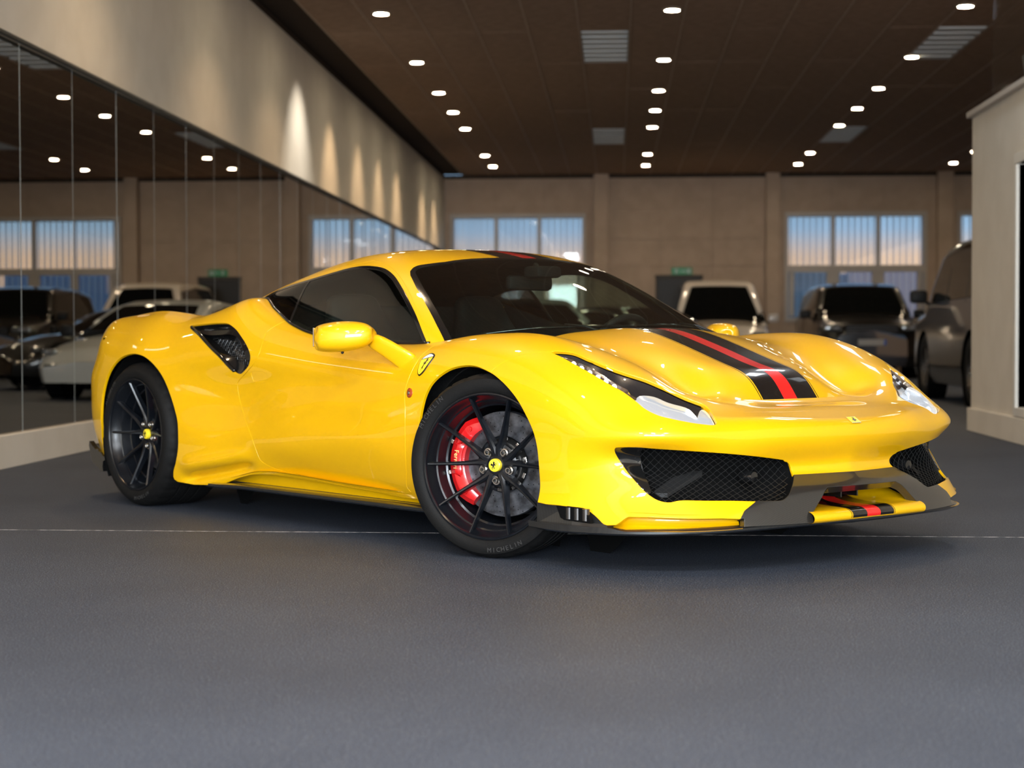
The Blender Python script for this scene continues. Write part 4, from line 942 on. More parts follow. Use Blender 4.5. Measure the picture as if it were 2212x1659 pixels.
# rear bumper and lower rear quarter
rb_ = [(-1.49, .66), (-1.52, .685), (-1.58, .70), (-1.64, .712), (-1.70, .735), (-1.745, .765), (-1.775, .80), (-1.79, .86), (-1.79, 1.2), (-3, 1.2), (-3, -.2), (-1.49, -.2)]
rbump, body = split(body, field(body, rb_, 'xz'), .0013)
qt = [(-1.0, .412), (-.91, .411), (-.67, .402), (-.335, .388), (-.2, .38), (.1, .30), (.95, .30), (.95, -.2), (-1.0, -.2)]
quart, body = split(body, field(body, qt, 'xz', side), .0010)
P = body[0]; ffend, rest = clip(body, P[:, 0]-.2), clip(body, .2-P[:, 0])
P = rest[0]; f = np.minimum(-.62-P[:, 0], .62-P[:, 1]); f = np.minimum(f, P[:, 2]-.7)
deck, rfend = split(rest, f, 0)
# -------- emit the panels
arch_h = .022
emit('front_fender', ffend, Y_, car)
emit('rear_fender', rfend, Y_, car)
doors = emit('door', door, Y_, car)
for o, q in zip(doors, emit('door_handle', push(hdl, -.001), Y_, None)): q.parent = o
emit('side_skirt_panel', quart, Y_, car)
emit('engine_cover', deck, Y_, car, both=True, h=False)
emit('rear_bumper', rbump, Y_, car, both=True)
emit('nose_panel', nose, Y_, car, both=True, depth=.03)
# bonnet: drops away under the rear edge of the nose panel, painted stripes
def drop(m_):
    P, T, N = m_; P = P.copy(); P[:, 2] -= .030*np.clip((P[:, 0]-1.90)/.085, 0, 1)**2*np.clip((.36-P[:, 1])/.14, 0, 1); return P, T, N
hood = drop(hood); hood = (hood[0], hood[1], vnormals(hood[0], hood[1])*.5+hood[2]*.5)
def stripes(m_, w_b=.150, w_r=.037, pin=(.156, .160), parent=car, base=None, names=('centre_stripe', 'red_stripe', 'pinstripe'), push_=0.):
    P = m_[0]; A, rest_ = split(m_, pin[1]-P[:, 1], 0)
    B_, ye1 = split(A, w_b-A[0][:, 1], 0); R_, K_ = split(B_, w_r-B_[0][:, 1], 0)
    P1, pn = ye1, None; yb, pn = split(ye1, pin[0]-ye1[0][:, 1], 0)
    kw = dict(both=True, h=False)
    emit(names[0], K_, M['stripe_black'], base, label='black stripe', **kw); emit(names[1], R_, M['stripe_red'], base, label='red stripe', **kw); emit(names[2], pn, M['stripe_black'], base, label='thin black outline', **kw); emit('stripe_edge', yb, Y_, base, **kw)
    return rest_
ho = []
P = hood[0]; cowl, hood = split(hood, 1.155-P[:, 0], 0)
hb = thing('x', None, None) if False else None
h_rest_parent = None
# the bonnet object is made first so the stripes can be its children
tmp = clip(hood, hood[0][:, 1]-.160)
bonnet = emit('bonnet', tmp, Y_, car, both=True, h=False)[0]
stripes(hood, base=bonnet)
emit('cowl_panel', cowl, M['matt_black'], car, both=True, h=False)
# S-duct throat seen between the bonnet and the nose panel
MB().box((1.93, 0, .50), (.14, .9, .02)).build('duct_throat', M['matt_black'], car)
# front bumper: yellow skin, carbon frame round the centre duct
cf = [(-.2, .326), (.285, .326), (.36, .322), (.40, .30), (.43, .262), (.50, .252), (.560, .222), (.585, .195), (.60, .10), (-.2, .10)]
frame, bump = split(bump, field(bump, cf, 'yz', lambda P: P[:, 0] > 2.05), .0008)
bo = emit('front_bumper', bump, Y_, car, both=True)[0]
emit('carbon_frame', push(frame, .004), M['carbon'], car, both=True, depth=.03, label='carbon-fibre frame around the centre duct')
# headlights
sd = field(hl, hlp, 'dz'); q = hl
for k in (1, 0):
    mm = mirrored(hl) if k else hl
    cover = fromarr('headlight', mm[0], mm[1], M['glass_lamp'], car, mm[2])
    bowl = push(hl, -(.012+.030*(1-np.exp(-np.clip(sd, 0, 1)/.018)))); bowl = (bowl[0], bowl[1], vnormals(bowl[0], bowl[1])); bb = mirrored(bowl) if k else bowl
    fromarr('bezel', bb[0], bb[1], M['lamp_black'], cover, bb[2])
    for nm, key, off, mt in (('led_strip', 'led', .014, 'chrome'), ('lamp_lens', 'lens', .012, 'lamp_mirror'), ('corner_reflector', 'refl', .012, 'lamp_mirror'), ('chrome_bar', 'bar', .010, 'chrome')):
        pl = smooth_poly(todz(F[key]), 3) if key != 'bar' else todz(F[key]); ff = field(hl, pl, 'dz'); pc = clip(hl, ff)
        fs = field(pc, pl, 'dz'); bulge = .010*np.clip(fs/.03, 0, 1) if key == 'lens' else 0
        if key == 'led': bulge = -.010*np.clip(fs/.012, 0, 1)
        pc = push(pc, -off+bulge); pc = hem((pc[0], pc[1], vnormals(pc[0], pc[1])), .012); pc = mirrored(pc) if k else pc
        fromarr(nm, pc[0], pc[1], M[mt], cover, pc[2])
    a = Vector((1.668, .826, .732)); b = Vector((1.886, .795, .640))
    for i in range(6):
        t = (i+.35)/6; p = a.lerp(b, t); p.z -= .010; p.x -= .004
        if k: p.y *= -1
        e = MB(); bmesh.ops.create_uvsphere(e.bm, u_segments=12, v_segments=8, radius=.0085, matrix=Matrix.Translation(p)); e.build('led_bulb', M['led'], cover, smooth=True)
    # washer jet
    w = Vector((2.062, .80*(1), .502)); w.y = w.y*(-1 if k else 1)
# front intakes
ff = field(fint, fip, 'dz'); trp = todz(F['trim'])
tr_f = sdf(np.stack([dcoord(fint[0]), fint[0][:, 2]], 1), trp)
trim, mesh_p = split(fint, tr_f, 0)
ts = np.clip(sdf(np.stack([dcoord(trim[0]), trim[0][:, 2]], 1), fip), 0, 1)
trim = push(trim, -(.002+.45*np.clip(ts-.004, 0, .2))); trim = (trim[0], trim[1], vnormals(trim[0], trim[1]))
emit('intake_blade', trim, M['gloss_black'], car, depth=.03, label='glossy carbon blade at the outer edge of the intake')
back = push(fint, -(.004+.13*(1-np.exp(-np.clip(ff, 0, 1)/.03)))); back = (back[0], back[1], vnormals(back[0], back[1]))
emit('intake_duct', back, M['void'], car, h=False)
def lattice(patch, poly, margin, depth, step1, step2, ang1, ang2, rad, proj='dz', wob=0.):
    """wire mesh laid over a patch of bodywork: bars as thin 3-sided tubes following the surface"""
    P, T, N = patch; q = np.stack([dcoord(P), P[:, 2]], 1) if proj == 'dz' else P[:, [0, 2]]
    c = q.mean(0); R = np.abs(q-c).max()*1.5; out = MB(); cell = .012
    for ang, step in ((ang1, step1), (ang2, step2)):
        d = np.array([math.cos(ang), math.sin(ang)]); n = np.array([-d[1], d[0]])
        for k in range(int(-R/step), int(R/step)+1):
            s = np.arange(-R, R, .014); L = c+n*k*step+d*s[:, None]; L = L+n*(wob*np.sin(s*9+1))[:, None]
            f = sdf(L, poly); run = []
            for i in range(len(L)+1):
                if i < len(L) and f[i] > margin: run.append(i)
                else:
                    if len(run) > 2:
                        pts = []
                        for j in run:
                            dd = ((q-L[j])**2).sum(1); w = np.argpartition(dd, 4)[:4]; ww = 1/(dd[w]+1e-8); ww /= ww.sum()
                            X = (P[w]*ww[:, None]).sum(0); Nn = (N[w]*ww[:, None]).sum(0); pts.append(X-Nn*depth)
                        out.tube(pts, rad, 3)
                    run = []
    return out
for k in (1, 0):
    lt = lattice(mesh_p, fip, .006, .022, .0145, .0145, math.radians(33), math.radians(-31), .0009, wob=.006)
    if k: bmesh.ops.scale(lt.bm, vec=(1, -1, 1), verts=lt.bm.verts)
    lt.build('intake_grille', M['wire'], car)
    s = -1 if k else 1   # dark deflector plate and sensor behind the mesh
    b = MB(); b.loft([[(1.98, s*.74, .26), (2.02, s*.70, .26), (2.02, s*.70, .275), (1.98, s*.74, .275)], [(2.00, s*.60, .335), (2.05, s*.56, .33), (2.05, s*.56, .345), (2.00, s*.60, .35)]])
    b.build('inner_deflector', M['matt_black'], car)
    MB().lathe([(0, .02), (.018, .018), (.026, .0), (.026, -.03)], 20, Matrix.Translation((2.155, s*.43, .325)) @ Matrix.Rotation(PI/2, 4, 'Y')).build('park_sensor', M['gloss_black'], car, smooth=SM)
# centre duct: yellow lip and ramp with the stripes
def ramp(y0, y1, m_, name, parent, label=None, dz=0.):
    prof = [(2.262, .168), (2.318, .164), (2.344, .170), (2.352, .182), (2.347, .196), (2.325, .207), (2.28, .210), (2.22, .212), (2.16, .220), (2.12, .238), (2.09, .268), (2.075, .305)]
    prof = smooth_poly(prof, 4, closed=False); V = []; n = 18
    for i in range(n+1):
        y = y0+(y1-y0)*i/n; bow = .10*y*y; side_ = .05*np.clip((abs(y)-.12)/.15, 0, 1)**2
        for j, (x, z) in enumerate(prof):
            back_ = np.clip((2.30-x)/.2, 0, 1); V.append((x-bow+dz*.5, y, z+side_*back_+dz))
    m2 = len(prof); Fc = [(i*m2+j, (i+1)*m2+j, (i+1)*m2+j+1, i*m2+j+1) for i in range(n) for j in range(m2-1)]
    Fc = [f[::-1] for f in Fc]
    o = meshobj(name, V, Fc, m_, parent); 
    if label: o['label'] = label
    return o
lip = ramp(-.31, .31, Y_, 'duct_lip', car)
for a, b in ((-.114, -.037), (.037, .114)): ramp(a, b, M['stripe_black'], 'lip_stripe', lip, 'black stripe', .0008)
ramp(-.037, .037, M['stripe_red'], 'lip_red_stripe', lip, 'red stripe', .0008)
for s in (-1, 1): ramp(s*.120-.0015, s*.120+.0015, M['stripe_black'], 'lip_pinstripe', lip, 'thin black outline', .0008)
MB().box((2.06, 0, .30), (.03, .56, .10)).build('duct_back', M['void'], car)
for s in (-1, 1): MB().box((2.19, s*.045, .262), (.10, .006, .05)).build('duct_vane', M['stripe_black'], car)
# splitter along the plan outline
def splitter():
    s_, Q, N, ds = plan(400); sel = [i for i in range(400) if Q[i, 0] > 1.60]; rings = []
    sel = sel[::4]+[sel[-1]] if (len(sel)-1) % 4 else sel[::4]
    full = [(Q[i], N[i]) for i in sel]; full = full+[(q*[1, -1], n*[1, -1]) for q, n in full[::-1][1:]]
    for q, n in full:
        ay = abs(q[1]); o = .045+.030*sstep(.85, .5, ay)-.0*sstep(.3, .0, ay)
        if q[0] < 1.75: o *= (q[0]-1.56)/.19
        zc = .150+.018*sstep(.95, .2, ay); t = .010
        out = q+n*o; mid = q+n*(o-.012); inn = q-n*.16; up_ = .012 if ay > .86 and q[0] < 1.95 else 0
        inn[0] = min(inn[0], 2.18)
        rings.append([(inn[0], inn[1], zc-t), (mid[0], mid[1], zc-t), (out[0], out[1], zc-.003), (out[0], out[1], zc+.005+up_), (mid[0], mid[1], zc+t+up_*.4), (inn[0], inn[1], zc+t)])
    b = MB(); b.loft(rings); return b.build('front_splitter', M['carbon'], car, smooth=SM, subd=0)
sp = splitter(); sp['label'] = 'carbon-fibre front splitter'
for s in (-1, 1):
    # yellow channel behind the low slot, then the vented carbon end with three fins
    V = []; n = 14
    A = [(1.955, .885, .205, .17), (2.0, .872, .214, .168), (2.06, .838, .215, .166), (2.12, .79, .212, .166), (2.17, .73, .210, .166), (2.22, .64, .206, .168), (2.25, .57, .205, .172)]
    A = smooth_poly(A, 3, closed=False)
    for x, y, zt, zb2 in A: V += [(x, s*y, zt+.004), (x-.045, s*(y-.03), zt-.004), (x-.055, s*(y-.035), (zt+zb2)/2), (x-.035, s*(y-.02), zb2-.004), (x+.01, s*(y+.01), zb2-.008)]
    Fc = [(i*5+j, (i+1)*5+j, (i+1)*5+j+1, i*5+j+1) for i in range(len(A)-1) for j in range(4)]
    meshobj('slot_channel', V, Fc, Y_, car)
    b = MB(); b.loft([[(1.63, s*.90, .16), (1.63, s*.955, .16), (1.63, s*.955, .238), (1.63, s*.90, .238)], [(1.80, s*.88, .16), (1.80, s*.945, .16), (1.80, s*.94, .238), (1.80, s*.88, .238)], [(1.93, s*.84, .158), (1.93, s*.90, .158), (1.93, s*.895, .20), (1.93, s*.84, .20)]])
    b.build('splitter_end', M['carbon'], car)
    MB().prism([(1.735, .215), (1.725, .233), (1.86, .226), (1.90, .195), (1.905, .178), (1.77, .180), (1.75, .187)], s*.938, s*.952, 'y').build('vent_surround', M['void'], car)
    for i in range(3): MB().lathe([(.0, -.018), (.013, -.018), (.013, .022), (0, .022)], 16, Matrix.Translation((1.79+i*.042, s*.945, .203))).build('vent_fin', M['dark_steel'], car, smooth=SM)
# side skirts
M['yellow_shade'] = Y_
for s in (-1, 1):
    V = []; X = np.linspace(-.74, .93, 40)
    for x in X:
        zt = float(np.interp(x, [-.97, -.82, -.67, -.59, -.49, -.39, -.32, -.2, .0, .33, .9], [.14, .135, .145, .16, .18, .2, .212, .218, .215, .203, .19]))+.003
        V += [(x, s*.895, zt+.01), (x, s*.860, zt-.002), (x, s*.838, (zt+.16)/2), (x, s*.832, .152)]
    Fc = [(i*4+j, (i+1)*4+j, (i+1)*4+j+1, i*4+j+1) for i in range(39) for j in range(3)]
    meshobj('sill_channel', V, Fc, Y_, car)
    b = MB(); rings = []
    for x in np.linspace(-.78, .94, 30):
        w = .932-.035*max(0, (-.62-x)/.16)-.006*max(0, (x-.8)/.14); zc = .150-.012*max(0, (-.45-x)/.3)
        rings.append([(x, s*.82, zc-.012), (x, s*(w-.012), zc-.012), (x, s*w, zc-.004), (x, s*w, zc+.006), (x, s*(w-.014), zc+.011), (x, s*.82, zc+.009)])
    b.loft(rings); o = b.build('side_skirt', M['carbon'], car, smooth=SM); o['label'] = 'carbon-fibre side skirt blade'
# underside
MB().prism([(-1.95, -.80), (-.95, -.80), (-.85, -.85), (.85, -.85), (.95, -.70), (1.72, -.70), (2.18, -.45), (2.26, 0), (2.18, .45), (1.72, .70), (.95, .70), (.85, .85), (-.85, .85), (-.95, .80), (-1.95, .80), (-2.05, 0)][::-1], .145, .160).build('undertray', M['matt_black'], car)
MB().box((-1.45, 0, .42), (1.0, 1.15, .50)).build('engine_bay_floor', M['void'], car)
MB().box((1.40, 0, .33), (1.2, .9, .30)).build('front_bay', M['void'], car)
for s in (-1, 1):
    for x, y0, r in ((1.30, .48, .385), (-1.31, .50, .415)):
        b = MB(); b.lathe([(.0, 0), (r, 0), (r, .425), (r+.004, .425)], 48, Matrix.Translation((x, s*y0, .33)) @ Matrix.Rotation(-s*PI/2, 4, 'X'), 0 if True else 0, 2*PI)
        # keep only the part above the floor pan
        geo = [f for f in b.bm.faces if f.calc_center_median().z < .145]; bmesh.ops.delete(b.bm, geom=geo, context='FACES')
        b.build('wheel_well', M['void'], car)
# rear side intakes
ff = field(sint, inp, 'xz'); P = sint[0]
dep = .006+.075*(1-np.exp(-np.clip(ff, 0, 1)/.028))
bowl = push(sint, -dep); bowl = (bowl[0], bowl[1], vnormals(bowl[0], bowl[1]))
emit('side_intake', bowl, M['gloss_black'], car, depth=.02, label='glossy black side intake')
ip2 = smooth_poly([(-.50, .815), (-.70, .835), (-.79, .838), (-.76, .812), (-.66, .765), (-.56, .715), (-.47, .672), (-.42, .668), (-.385, .70), (-.395, .75), (-.43, .79)], 3)
for k in (1, 0):
    lt = lattice(sint, ip2, .004, .050, .016, .016, math.radians(85), math.radians(5), .0011, proj='xz')
    if k: bmesh.ops.scale(lt.bm, vec=(1, -1, 1), verts=lt.bm.verts)
    lt.build('intake_mesh', M['wire'], car)
# flap across the intake: loft of a thin blade following the opening
for s in (-1, 1):
    def bl(x, z, d): return Vector((x, s*(.905-.30*max(0, z-.76)-d), z))
    top_ = [(-.86, .845), (-.78, .842), (-.68, .843), (-.58, .845), (-.50, .832), (-.44, .80), (-.405, .755), (-.385, .71)]
    bot_ = [(-.86, .835), (-.78, .822), (-.68, .822), (-.585, .824), (-.515, .810), (-.465, .78), (-.435, .745), (-.41, .71)]
    tp = smooth_poly(top_, 4, closed=False); bt = smooth_poly(bot_, 4, closed=False)
    rings = [[bl(a[0], a[1], .020), bl(b_[0], b_[1], .014), bl(b_[0], b_[1], .030), bl(a[0], a[1], .036)] for a, b_ in zip(tp, bt)]
    b = MB(); b.loft(rings); b.build('intake_flap', M['gloss_black'], car, smooth=SM)
    ed = [(-.955, .862), (-.90, .843), (-.83, .814), (-.74, .780), (-.67, .750), (-.61, .722), (-.56, .695), (-.52, .670), (-.49, .655)]
    PP, NN = [], []
    for a in smooth_poly(ed, 4, closed=False):
        j = np.argmin((sint[0][:, 0]-a[0])**2+(sint[0][:, 2]-a[1])**2); q_ = sint[0][j]-sint[2][j]*.006; PP.append((q_[0]+.006, s*q_[1], q_[2]+.004))
    MB().tube(PP, [.004]+[.0095]*(len(PP)-2)+[.004], 8).build('intake_lip', M['gloss_black'], car, smooth=True)
# ---------------------------------------------------------------- greenhouse
gh = gridmesh(gh_grid(420, 170)); P = gh[0]
gh = clip(gh, P[:, 2]-(TOP(P[:, 0], P[:, 1])-.05)); P = gh[0]
sc_ = [(1.7, -.2), (.475, -.2), (.475, .0), (.470, .10), (.450, .22), (.418, .42), (.385, .50), (.368, .532), (.366, .552), (.376, .575), (.40, .592), (.49, .628), (.61, .668), (.73, .705), (.84, .735), (1.0, .78), (1.7, .78)]
screen, gh = split(gh, field(gh, sc_, 'xy', lambda P: P[:, 0] > .2), .0006)
ws = xz('win_side'); wsp = [(-.80, .60)]+[(-.72, .92), (-.685, .975)]+ws[1:-1]+[(.742, .76), (.76, .60)]
swp = np.vstack([[(-.80, .60), (-.735, .925)], smooth_poly([(-.705, .955)]+ws[1:-1], 4, closed=False), [(.745, .76), (.76, .60)]])
wguard = lambda P: P[:, 1] > .35
swin, gh = split(gh, field(gh, swp, 'xz', wguard), .0)
dpl = xz('door_pillar')[1:]; dfr = [(.80, .60), (.775, .76)]+dpl+[(.08, 1.142), (-.05, 1.128), (-.2, 1.105), (-.35, 1.082), (-.50, 1.052), (-.60, 1.026), (-.66, 1.0), (-.70, .97), (-.74, .93), (-.80, .60)]
dfr = np.array(dfr); dframe, gh = split(gh, field(gh, dfr, 'xz', wguard), .0009)
sd_ = np.clip(-sdf(swp*1.0, swp), 0, 1)
# side glass: rubber surround, door glass, quarter glass
fsw = field(swin, swp, 'xz'); seal_f = fsw-.011
glass, seal = split(swin, seal_f, 0)
emit('window_seal', push(seal, .0015), M['gloss_black'], car, depth=.003)
dv = [(-.345, 1.2), (-.300, 1.07), (-.245, .88), (-.20, .60), (1.2, .6), (1.2, 1.2)]
dg, qg = split(glass, field(glass, dv, 'xz'), .006)
emit('door_glass', dg, M['glass_car'], car, h=False); emit('quarter_glass', qg, M['glass_dark'], car, h=False)
dvp, _ = split(glass, .0062-np.abs(field(glass, dv, 'xz')), 0); emit('glass_divider', push(dvp, .002), M['gloss_black'], car, depth=.006)
emit('door_frame', dframe, Y_, car, depth=.002)
# screen: black frit band, clear middle, rear roof behind
fs = field(screen, np.array(sc_), 'xy')
clr, frit = split(screen, fs-.022, 0)
emit('windscreen', clr, M['glass_car'], car, both=True, h=False)
emit('windscreen_border', frit, M['gloss_black'], car, both=True, depth=.004)
P = gh[0]; rw = np.minimum(-.80-P[:, 0], .42-P[:, 1]); rear_g, gh = split(gh, rw, .001)
emit('rear_window', rear_g, M['glass_dark'], car, both=True, h=False)
st_f = clip(gh, .172-gh[0][:, 1]); roofp = clip(gh, gh[0][:, 1]-.172)
roof = emit('roof', roofp, Y_, car, both=True, depth=.002)[0]
stripes(st_f, .158, .040, (.164, .168), base=roof)
emit('stripe_margin', clip(clip(gh, .1722-gh[0][:, 1]), clip(gh, .1722-gh[0][:, 1])[0][:, 1]-.168), Y_, roof, both=True, h=False)
lin = gridmesh(gh_grid(160, 60)); lin = clip(lin, .014-field(lin, sc_, 'xy', lambda P: P[:, 0] > .2)); lin = clip(lin, .009-field(lin, swp, 'xz', wguard)); lin = push(lin, -.005); lin = clip(lin, lin[0][:, 2]-.80)
emit('headlining', lin, M['matt_black'], car, both=True, h=False)
# belt seal along the foot of the side glass: where the glasshouse meets the shoulder
bodyP = gridmesh(body_grid(400, 160))[0]; bodyP = bodyP[bodyP[:, 2] > .6]
def belt_line():
    out = []
    for x in np.linspace(-.66, .745, 60):
        z = .82; near = bodyP[np.abs(bodyP[:, 0]-x) < .012]
        for _ in range(12):
            y = float(sidey(np.array([x]), np.array([z]))[0])-.004; dd = np.abs(near[:, 1]-y); j = np.argpartition(dd, 3)[:3]; z = float(near[j, 2].mean())*.7+z*.3
        out.append((x, y+.006, z+.002))
    A = np.array(out); 
    for _ in range(3): A[1:-1] = (A[:-2]+2*A[1:-1]+A[2:])/4
    return A
BL = belt_line()
for s in (-1, 1): MB().tube([(a[0], s*a[1], a[2]) for a in BL], .0075, 6).build('belt_seal', M['gloss_black'], car, smooth=True)
for s in (-1, 1):    # black inner trim under the side glass
    V = []
    for a in BL: V += [(a[0], s*(a[1]-.010), a[2]+.004), (a[0], s*(a[1]-.032), a[2]+.012), (a[0], s*min(.742, a[1]-.05), a[2]-.05), (a[0], s*min(.742, a[1]-.05), .60)]
    meshobj('inner_sill', V, [(i*4+j, (i+1)*4+j, (i+1)*4+j+1, i*4+j+1) for i in range(len(BL)-1) for j in range(3)], M['matt_black'], car)
# wipers
for P_, nm in (([(.86, -.585, .822), (.99, -.42, .845), (1.11, -.20, .853), (1.17, -.03, .852)], 0), ([(1.08, .02, .858), (1.10, .22, .858), (1.04, .42, .852), (.93, .60, .838)], 1)):
    Pz = [Vector(p) for p in P_]
    bl_ = MB().tube(smooth_poly([tuple(p) for p in Pz], 5, closed=False), .007, 6).build('wiper_blade', M['gloss_black'], car, smooth=True)
    mid = Pz[1].lerp(Pz[2], .5); root = Vector((1.19, mid.y+.10, .822))
    MB().tube([mid+Vector((0, 0, .012)), mid.lerp(root, .5)+Vector((0, 0, .018)), root], [.004, .005, .006], 8).build('wiper_arm', M['matt_black'], bl_, smooth=True)
# ---------------------------------------------------------------- door mirrors
for s in (-1, 1):
    prof = [(0, .74), (.05, .86), (.18, .97), (.42, 1.03), (.70, .93), (.88, .72), (1.0, .40)]; rings = []
    A = Vector((.535, s*1.150, .806)); B_ = Vector((.690, s*.985, .822)); n = 22
    for t, k in [(0, .05)]+[(p[0], p[1]) for p in smooth_poly(prof, 3, closed=False)]+[(1.0, .1)]:
        c = A.lerp(B_, t); hw, hh, hl_ = .062*k, .056*k, .050*k; ring = []
        for i in range(n):
            a = 2*PI*i/n; cx_, sz_ = math.cos(a), math.sin(a); cx_ = math.copysign(abs(cx_)**.75, cx_); sz_ = math.copysign(abs(sz_)**.75, sz_)
            ring.append((c.x+.085*k*cx_*(1.0 if cx_ < 0 else 1.0), c.y+s*.03*cx_, c.z+(.060 if sz_ > 0 else .058)*k*sz_+.0*t))
        rings.append(ring)
    b = MB(); b.loft(rings); mo = b.build('door_mirror', Y_, car, smooth=True, subd=1)
    rings = []
    for t, c, w, h_ in ((0, (.655, .985, .805), .030, .036), (.3, (.700, .962, .785), .036, .030), (.65, (.755, .935, .750), .040, .026), (1, (.800, .905, .715), .046, .026), (1.1, (.815, .88, .700), .046, .024)):
        c = Vector((c[0], s*c[1], c[2])); T_ = Vector((.145, -s*.08, -.09)).normalized(); U_ = Vector((.55, 0, .84)).normalized(); U_ = (U_-T_*U_.dot(T_)).normalized(); W_ = T_.cross(U_)
        rings.append([c+U_*w*math.copysign(abs(math.cos(a))**.7, math.cos(a))+W_*h_*.55*math.copysign(abs(math.sin(a))**.7, math.sin(a)) for a in [2*PI*i/16 for i in range(16)]])
    b = MB(); b.loft(rings); b.build('mirror_stalk', Y_, mo, smooth=True, subd=1)
    MB().box((.478, s*1.055, .812), (.006, .17, .075), bevel=.002, rz=-s*.2).build('mirror_glass', M['chrome'], mo)
    e = MB(); bmesh.ops.create_uvsphere(e.bm, u_segments=10, v_segments=8, radius=.006, matrix=Matrix.Translation((.62, s*1.085, .752))); e.build('mirror_camera', M['matt_black'], mo, smooth=True)
# rear fin
fin = [(-1.916, .285), (-1.883, .261), (-1.85, .247), (-1.795, .234), (-1.768, .216), (-1.73, .212), (-1.736, .202), (-1.769, .19), (-1.775, .165), (-1.769, .14), (-1.791, .136), (-1.841, .161), (-1.885, .179), (-1.906, .219), (-1.922, .264)]
for s in (-1, 1): MB().prism(fin, s*.880, s*.905, 'y').build('rear_fin', M['gloss_black'], car)
MB().prism([(-2.10, .16), (-1.70, .135), (-1.70, .20), (-2.08, .26)], -.80, .80, 'y').build('rear_diffuser', M['carbon'], car)
# tail lamps
for s in (-1, 1):
    MB().box((-1.775, s*.66, .50), (.02, .46, .62)).build('arch_bulkhead', M['void'], car)
    MB().lathe([(0, .03), (.05, .022), (.062, .005), (.062, -.05)], 28, Matrix.Translation((-1.985, s*.70, .775)) @ Matrix.Rotation(-PI/2, 4, 'Y')).build('tail_lamp', M['red_lamp'], car, smooth=SM)
# side marker
def surf_near(x, z):
    P = SN[0]; d = (P[:, 0]-x)**2+(P[:, 2]-z)**2+np.where(P[:, 1] < .4, 9, 0); i = np.argpartition(d, 3)[:3]; w = 1/(d[i]+1e-9); w /= w.sum()
    return Vector((P[i]*w[:, None]).sum(0)), Vector((SN[2][i]*w[:, None]).sum(0)).normalized()
SN = gridmesh(body_grid(300, 120))
def decal_frame(x, z, s, up=(0, 0, 1), off=.002):
    p, n = surf_near(x, z); p = p+n*off; p.y *= s; n.y *= s
    u = Vector(up); u = (u-n*u.dot(n)).normalized(); r = u.cross(n); return Matrix(((r.x, u.x, n.x, p.x), (r.y, u.y, n.y, p.y), (r.z, u.z, n.z, p.z), (0, 0, 0, 1)))
for s in (-1, 1):
    MB().lathe([(0, .004), (.010, .0035), (.016, .002), (.019, 0), (.019, -.004)], 28, decal_frame(.887, .598, s)).build('side_marker', M['amber'], car, smooth=SM)
    MB().lathe([(0, .006), (.005, .005), (.008, .0035)], 16, decal_frame(.887, .598, s)).build('marker_bulb', M['chrome'], car, smooth=SM)
HORSE = [(-.02, .50), (.06, .46), (.10, .40), (.20, .37), (.22, .31), (.12, .29), (.10, .24), (.16, .18), (.28, .22), (.40, .16), (.42, .10), (.38, .06), (.36, .12), (.26, .15), (.16, .08), (.24, .02), (.30, -.06), (.25, -.12), (.22, -.05), (.10, -.02), (.02, -.08), (-.02, -.18), (.06, -.26), (.02, -.38), (.10, -.46), (.0, -.47), (-.07, -.40), (-.06, -.28), (-.14, -.22), (-.24, -.30), (-.26, -.42), (-.18, -.50), (-.30, -.50), (-.34, -.36), (-.30, -.20), (-.20, -.08), (-.28, .02), (-.38, .14), (-.34, .30), (-.42, .22), (-.46, .08), (-.38, -.04), (-.22, .0), (-.14, .12), (-.10, .28), (-.08, .42)]
def emblem(name, parent, Mx, sc, m_, z=.0012):
    b = MB(); b.prism([(x*sc, y*sc) for x, y in HORSE][::-1], 0, z, 'z', Mx); bmesh.ops.triangulate(b.bm, faces=[f for f in b.bm.faces if len(f.verts) > 4]); return b.build(name, m_, parent)
# shields on the front wings, following the panel
shp = xz('shield'); shs = smooth_poly([shp[i] for i in (0, 1, 2, 3, 4, 5, 6, 7, 8, 9, 10)], 3)
fine = clip(SN, field(SN, [(.86, .62), (.86, .78), (1.02, .78), (1.02, .62)], 'xz', side))
def refine(m_, n=2):
    P, T, N = m_
    for _ in range(n):
        e = np.sort(np.concatenate([T[:, [0, 1]], T[:, [1, 2]], T[:, [2, 0]]]), 1); u, inv = np.unique(e, axis=0, return_inverse=True); inv = inv.ravel()+len(P); k = len(T)
        P = np.vstack([P, (P[u[:, 0]]+P[u[:, 1]])/2]); Nn = N[u[:, 0]]+N[u[:, 1]]; N = np.vstack([N, Nn/np.linalg.norm(Nn, axis=1)[:, None]])
        a, b, c = inv[:k], inv[k:2*k], inv[2*k:]; T = np.concatenate([np.stack([T[:, 0], a, c], 1), np.stack([a, T[:, 1], b], 1), np.stack([c, b, T[:, 2]], 1), np.stack([a, b, c], 1)])
    return P, T, N
fine = refine(fine, 2)
shield = clip(fine, field(fine, shs, 'xz')); inner = clip(fine, field(fine, shs, 'xz')-.0035)
so = emit('wing_shield', push(shield, .0028), M['gloss_black'], car, depth=.002, label='yellow shield badge with black horse')
topband = clip(inner, inner[0][:, 2]-(.733+.18*(inner[0][:, 0]-.95)))
low = clip(inner, (.731+.18*(inner[0][:, 0]-.95))-inner[0][:, 2])
for o, q in zip(so, emit('shield_field', push(low, .0036), M['badge_yellow'], None, h=False)): q.parent = o
for o, q in zip(so, emit('shield_band', push(topband, .0036), M['white'], None, h=False)): q.parent = o
cxs = np.array(shs).mean(0)
hs = [(cxs[0]+.004+.042*(x*.55+y*.25), cxs[1]+.002+.072*y) for x, y in HORSE]; hm = clip(refine(low, 1), field(refine(low, 1), hs, 'xz'))
for o, q in zip(so, emit('horse', push(hm, .0042), M['gloss_black'], None, h=False)): q.parent = o
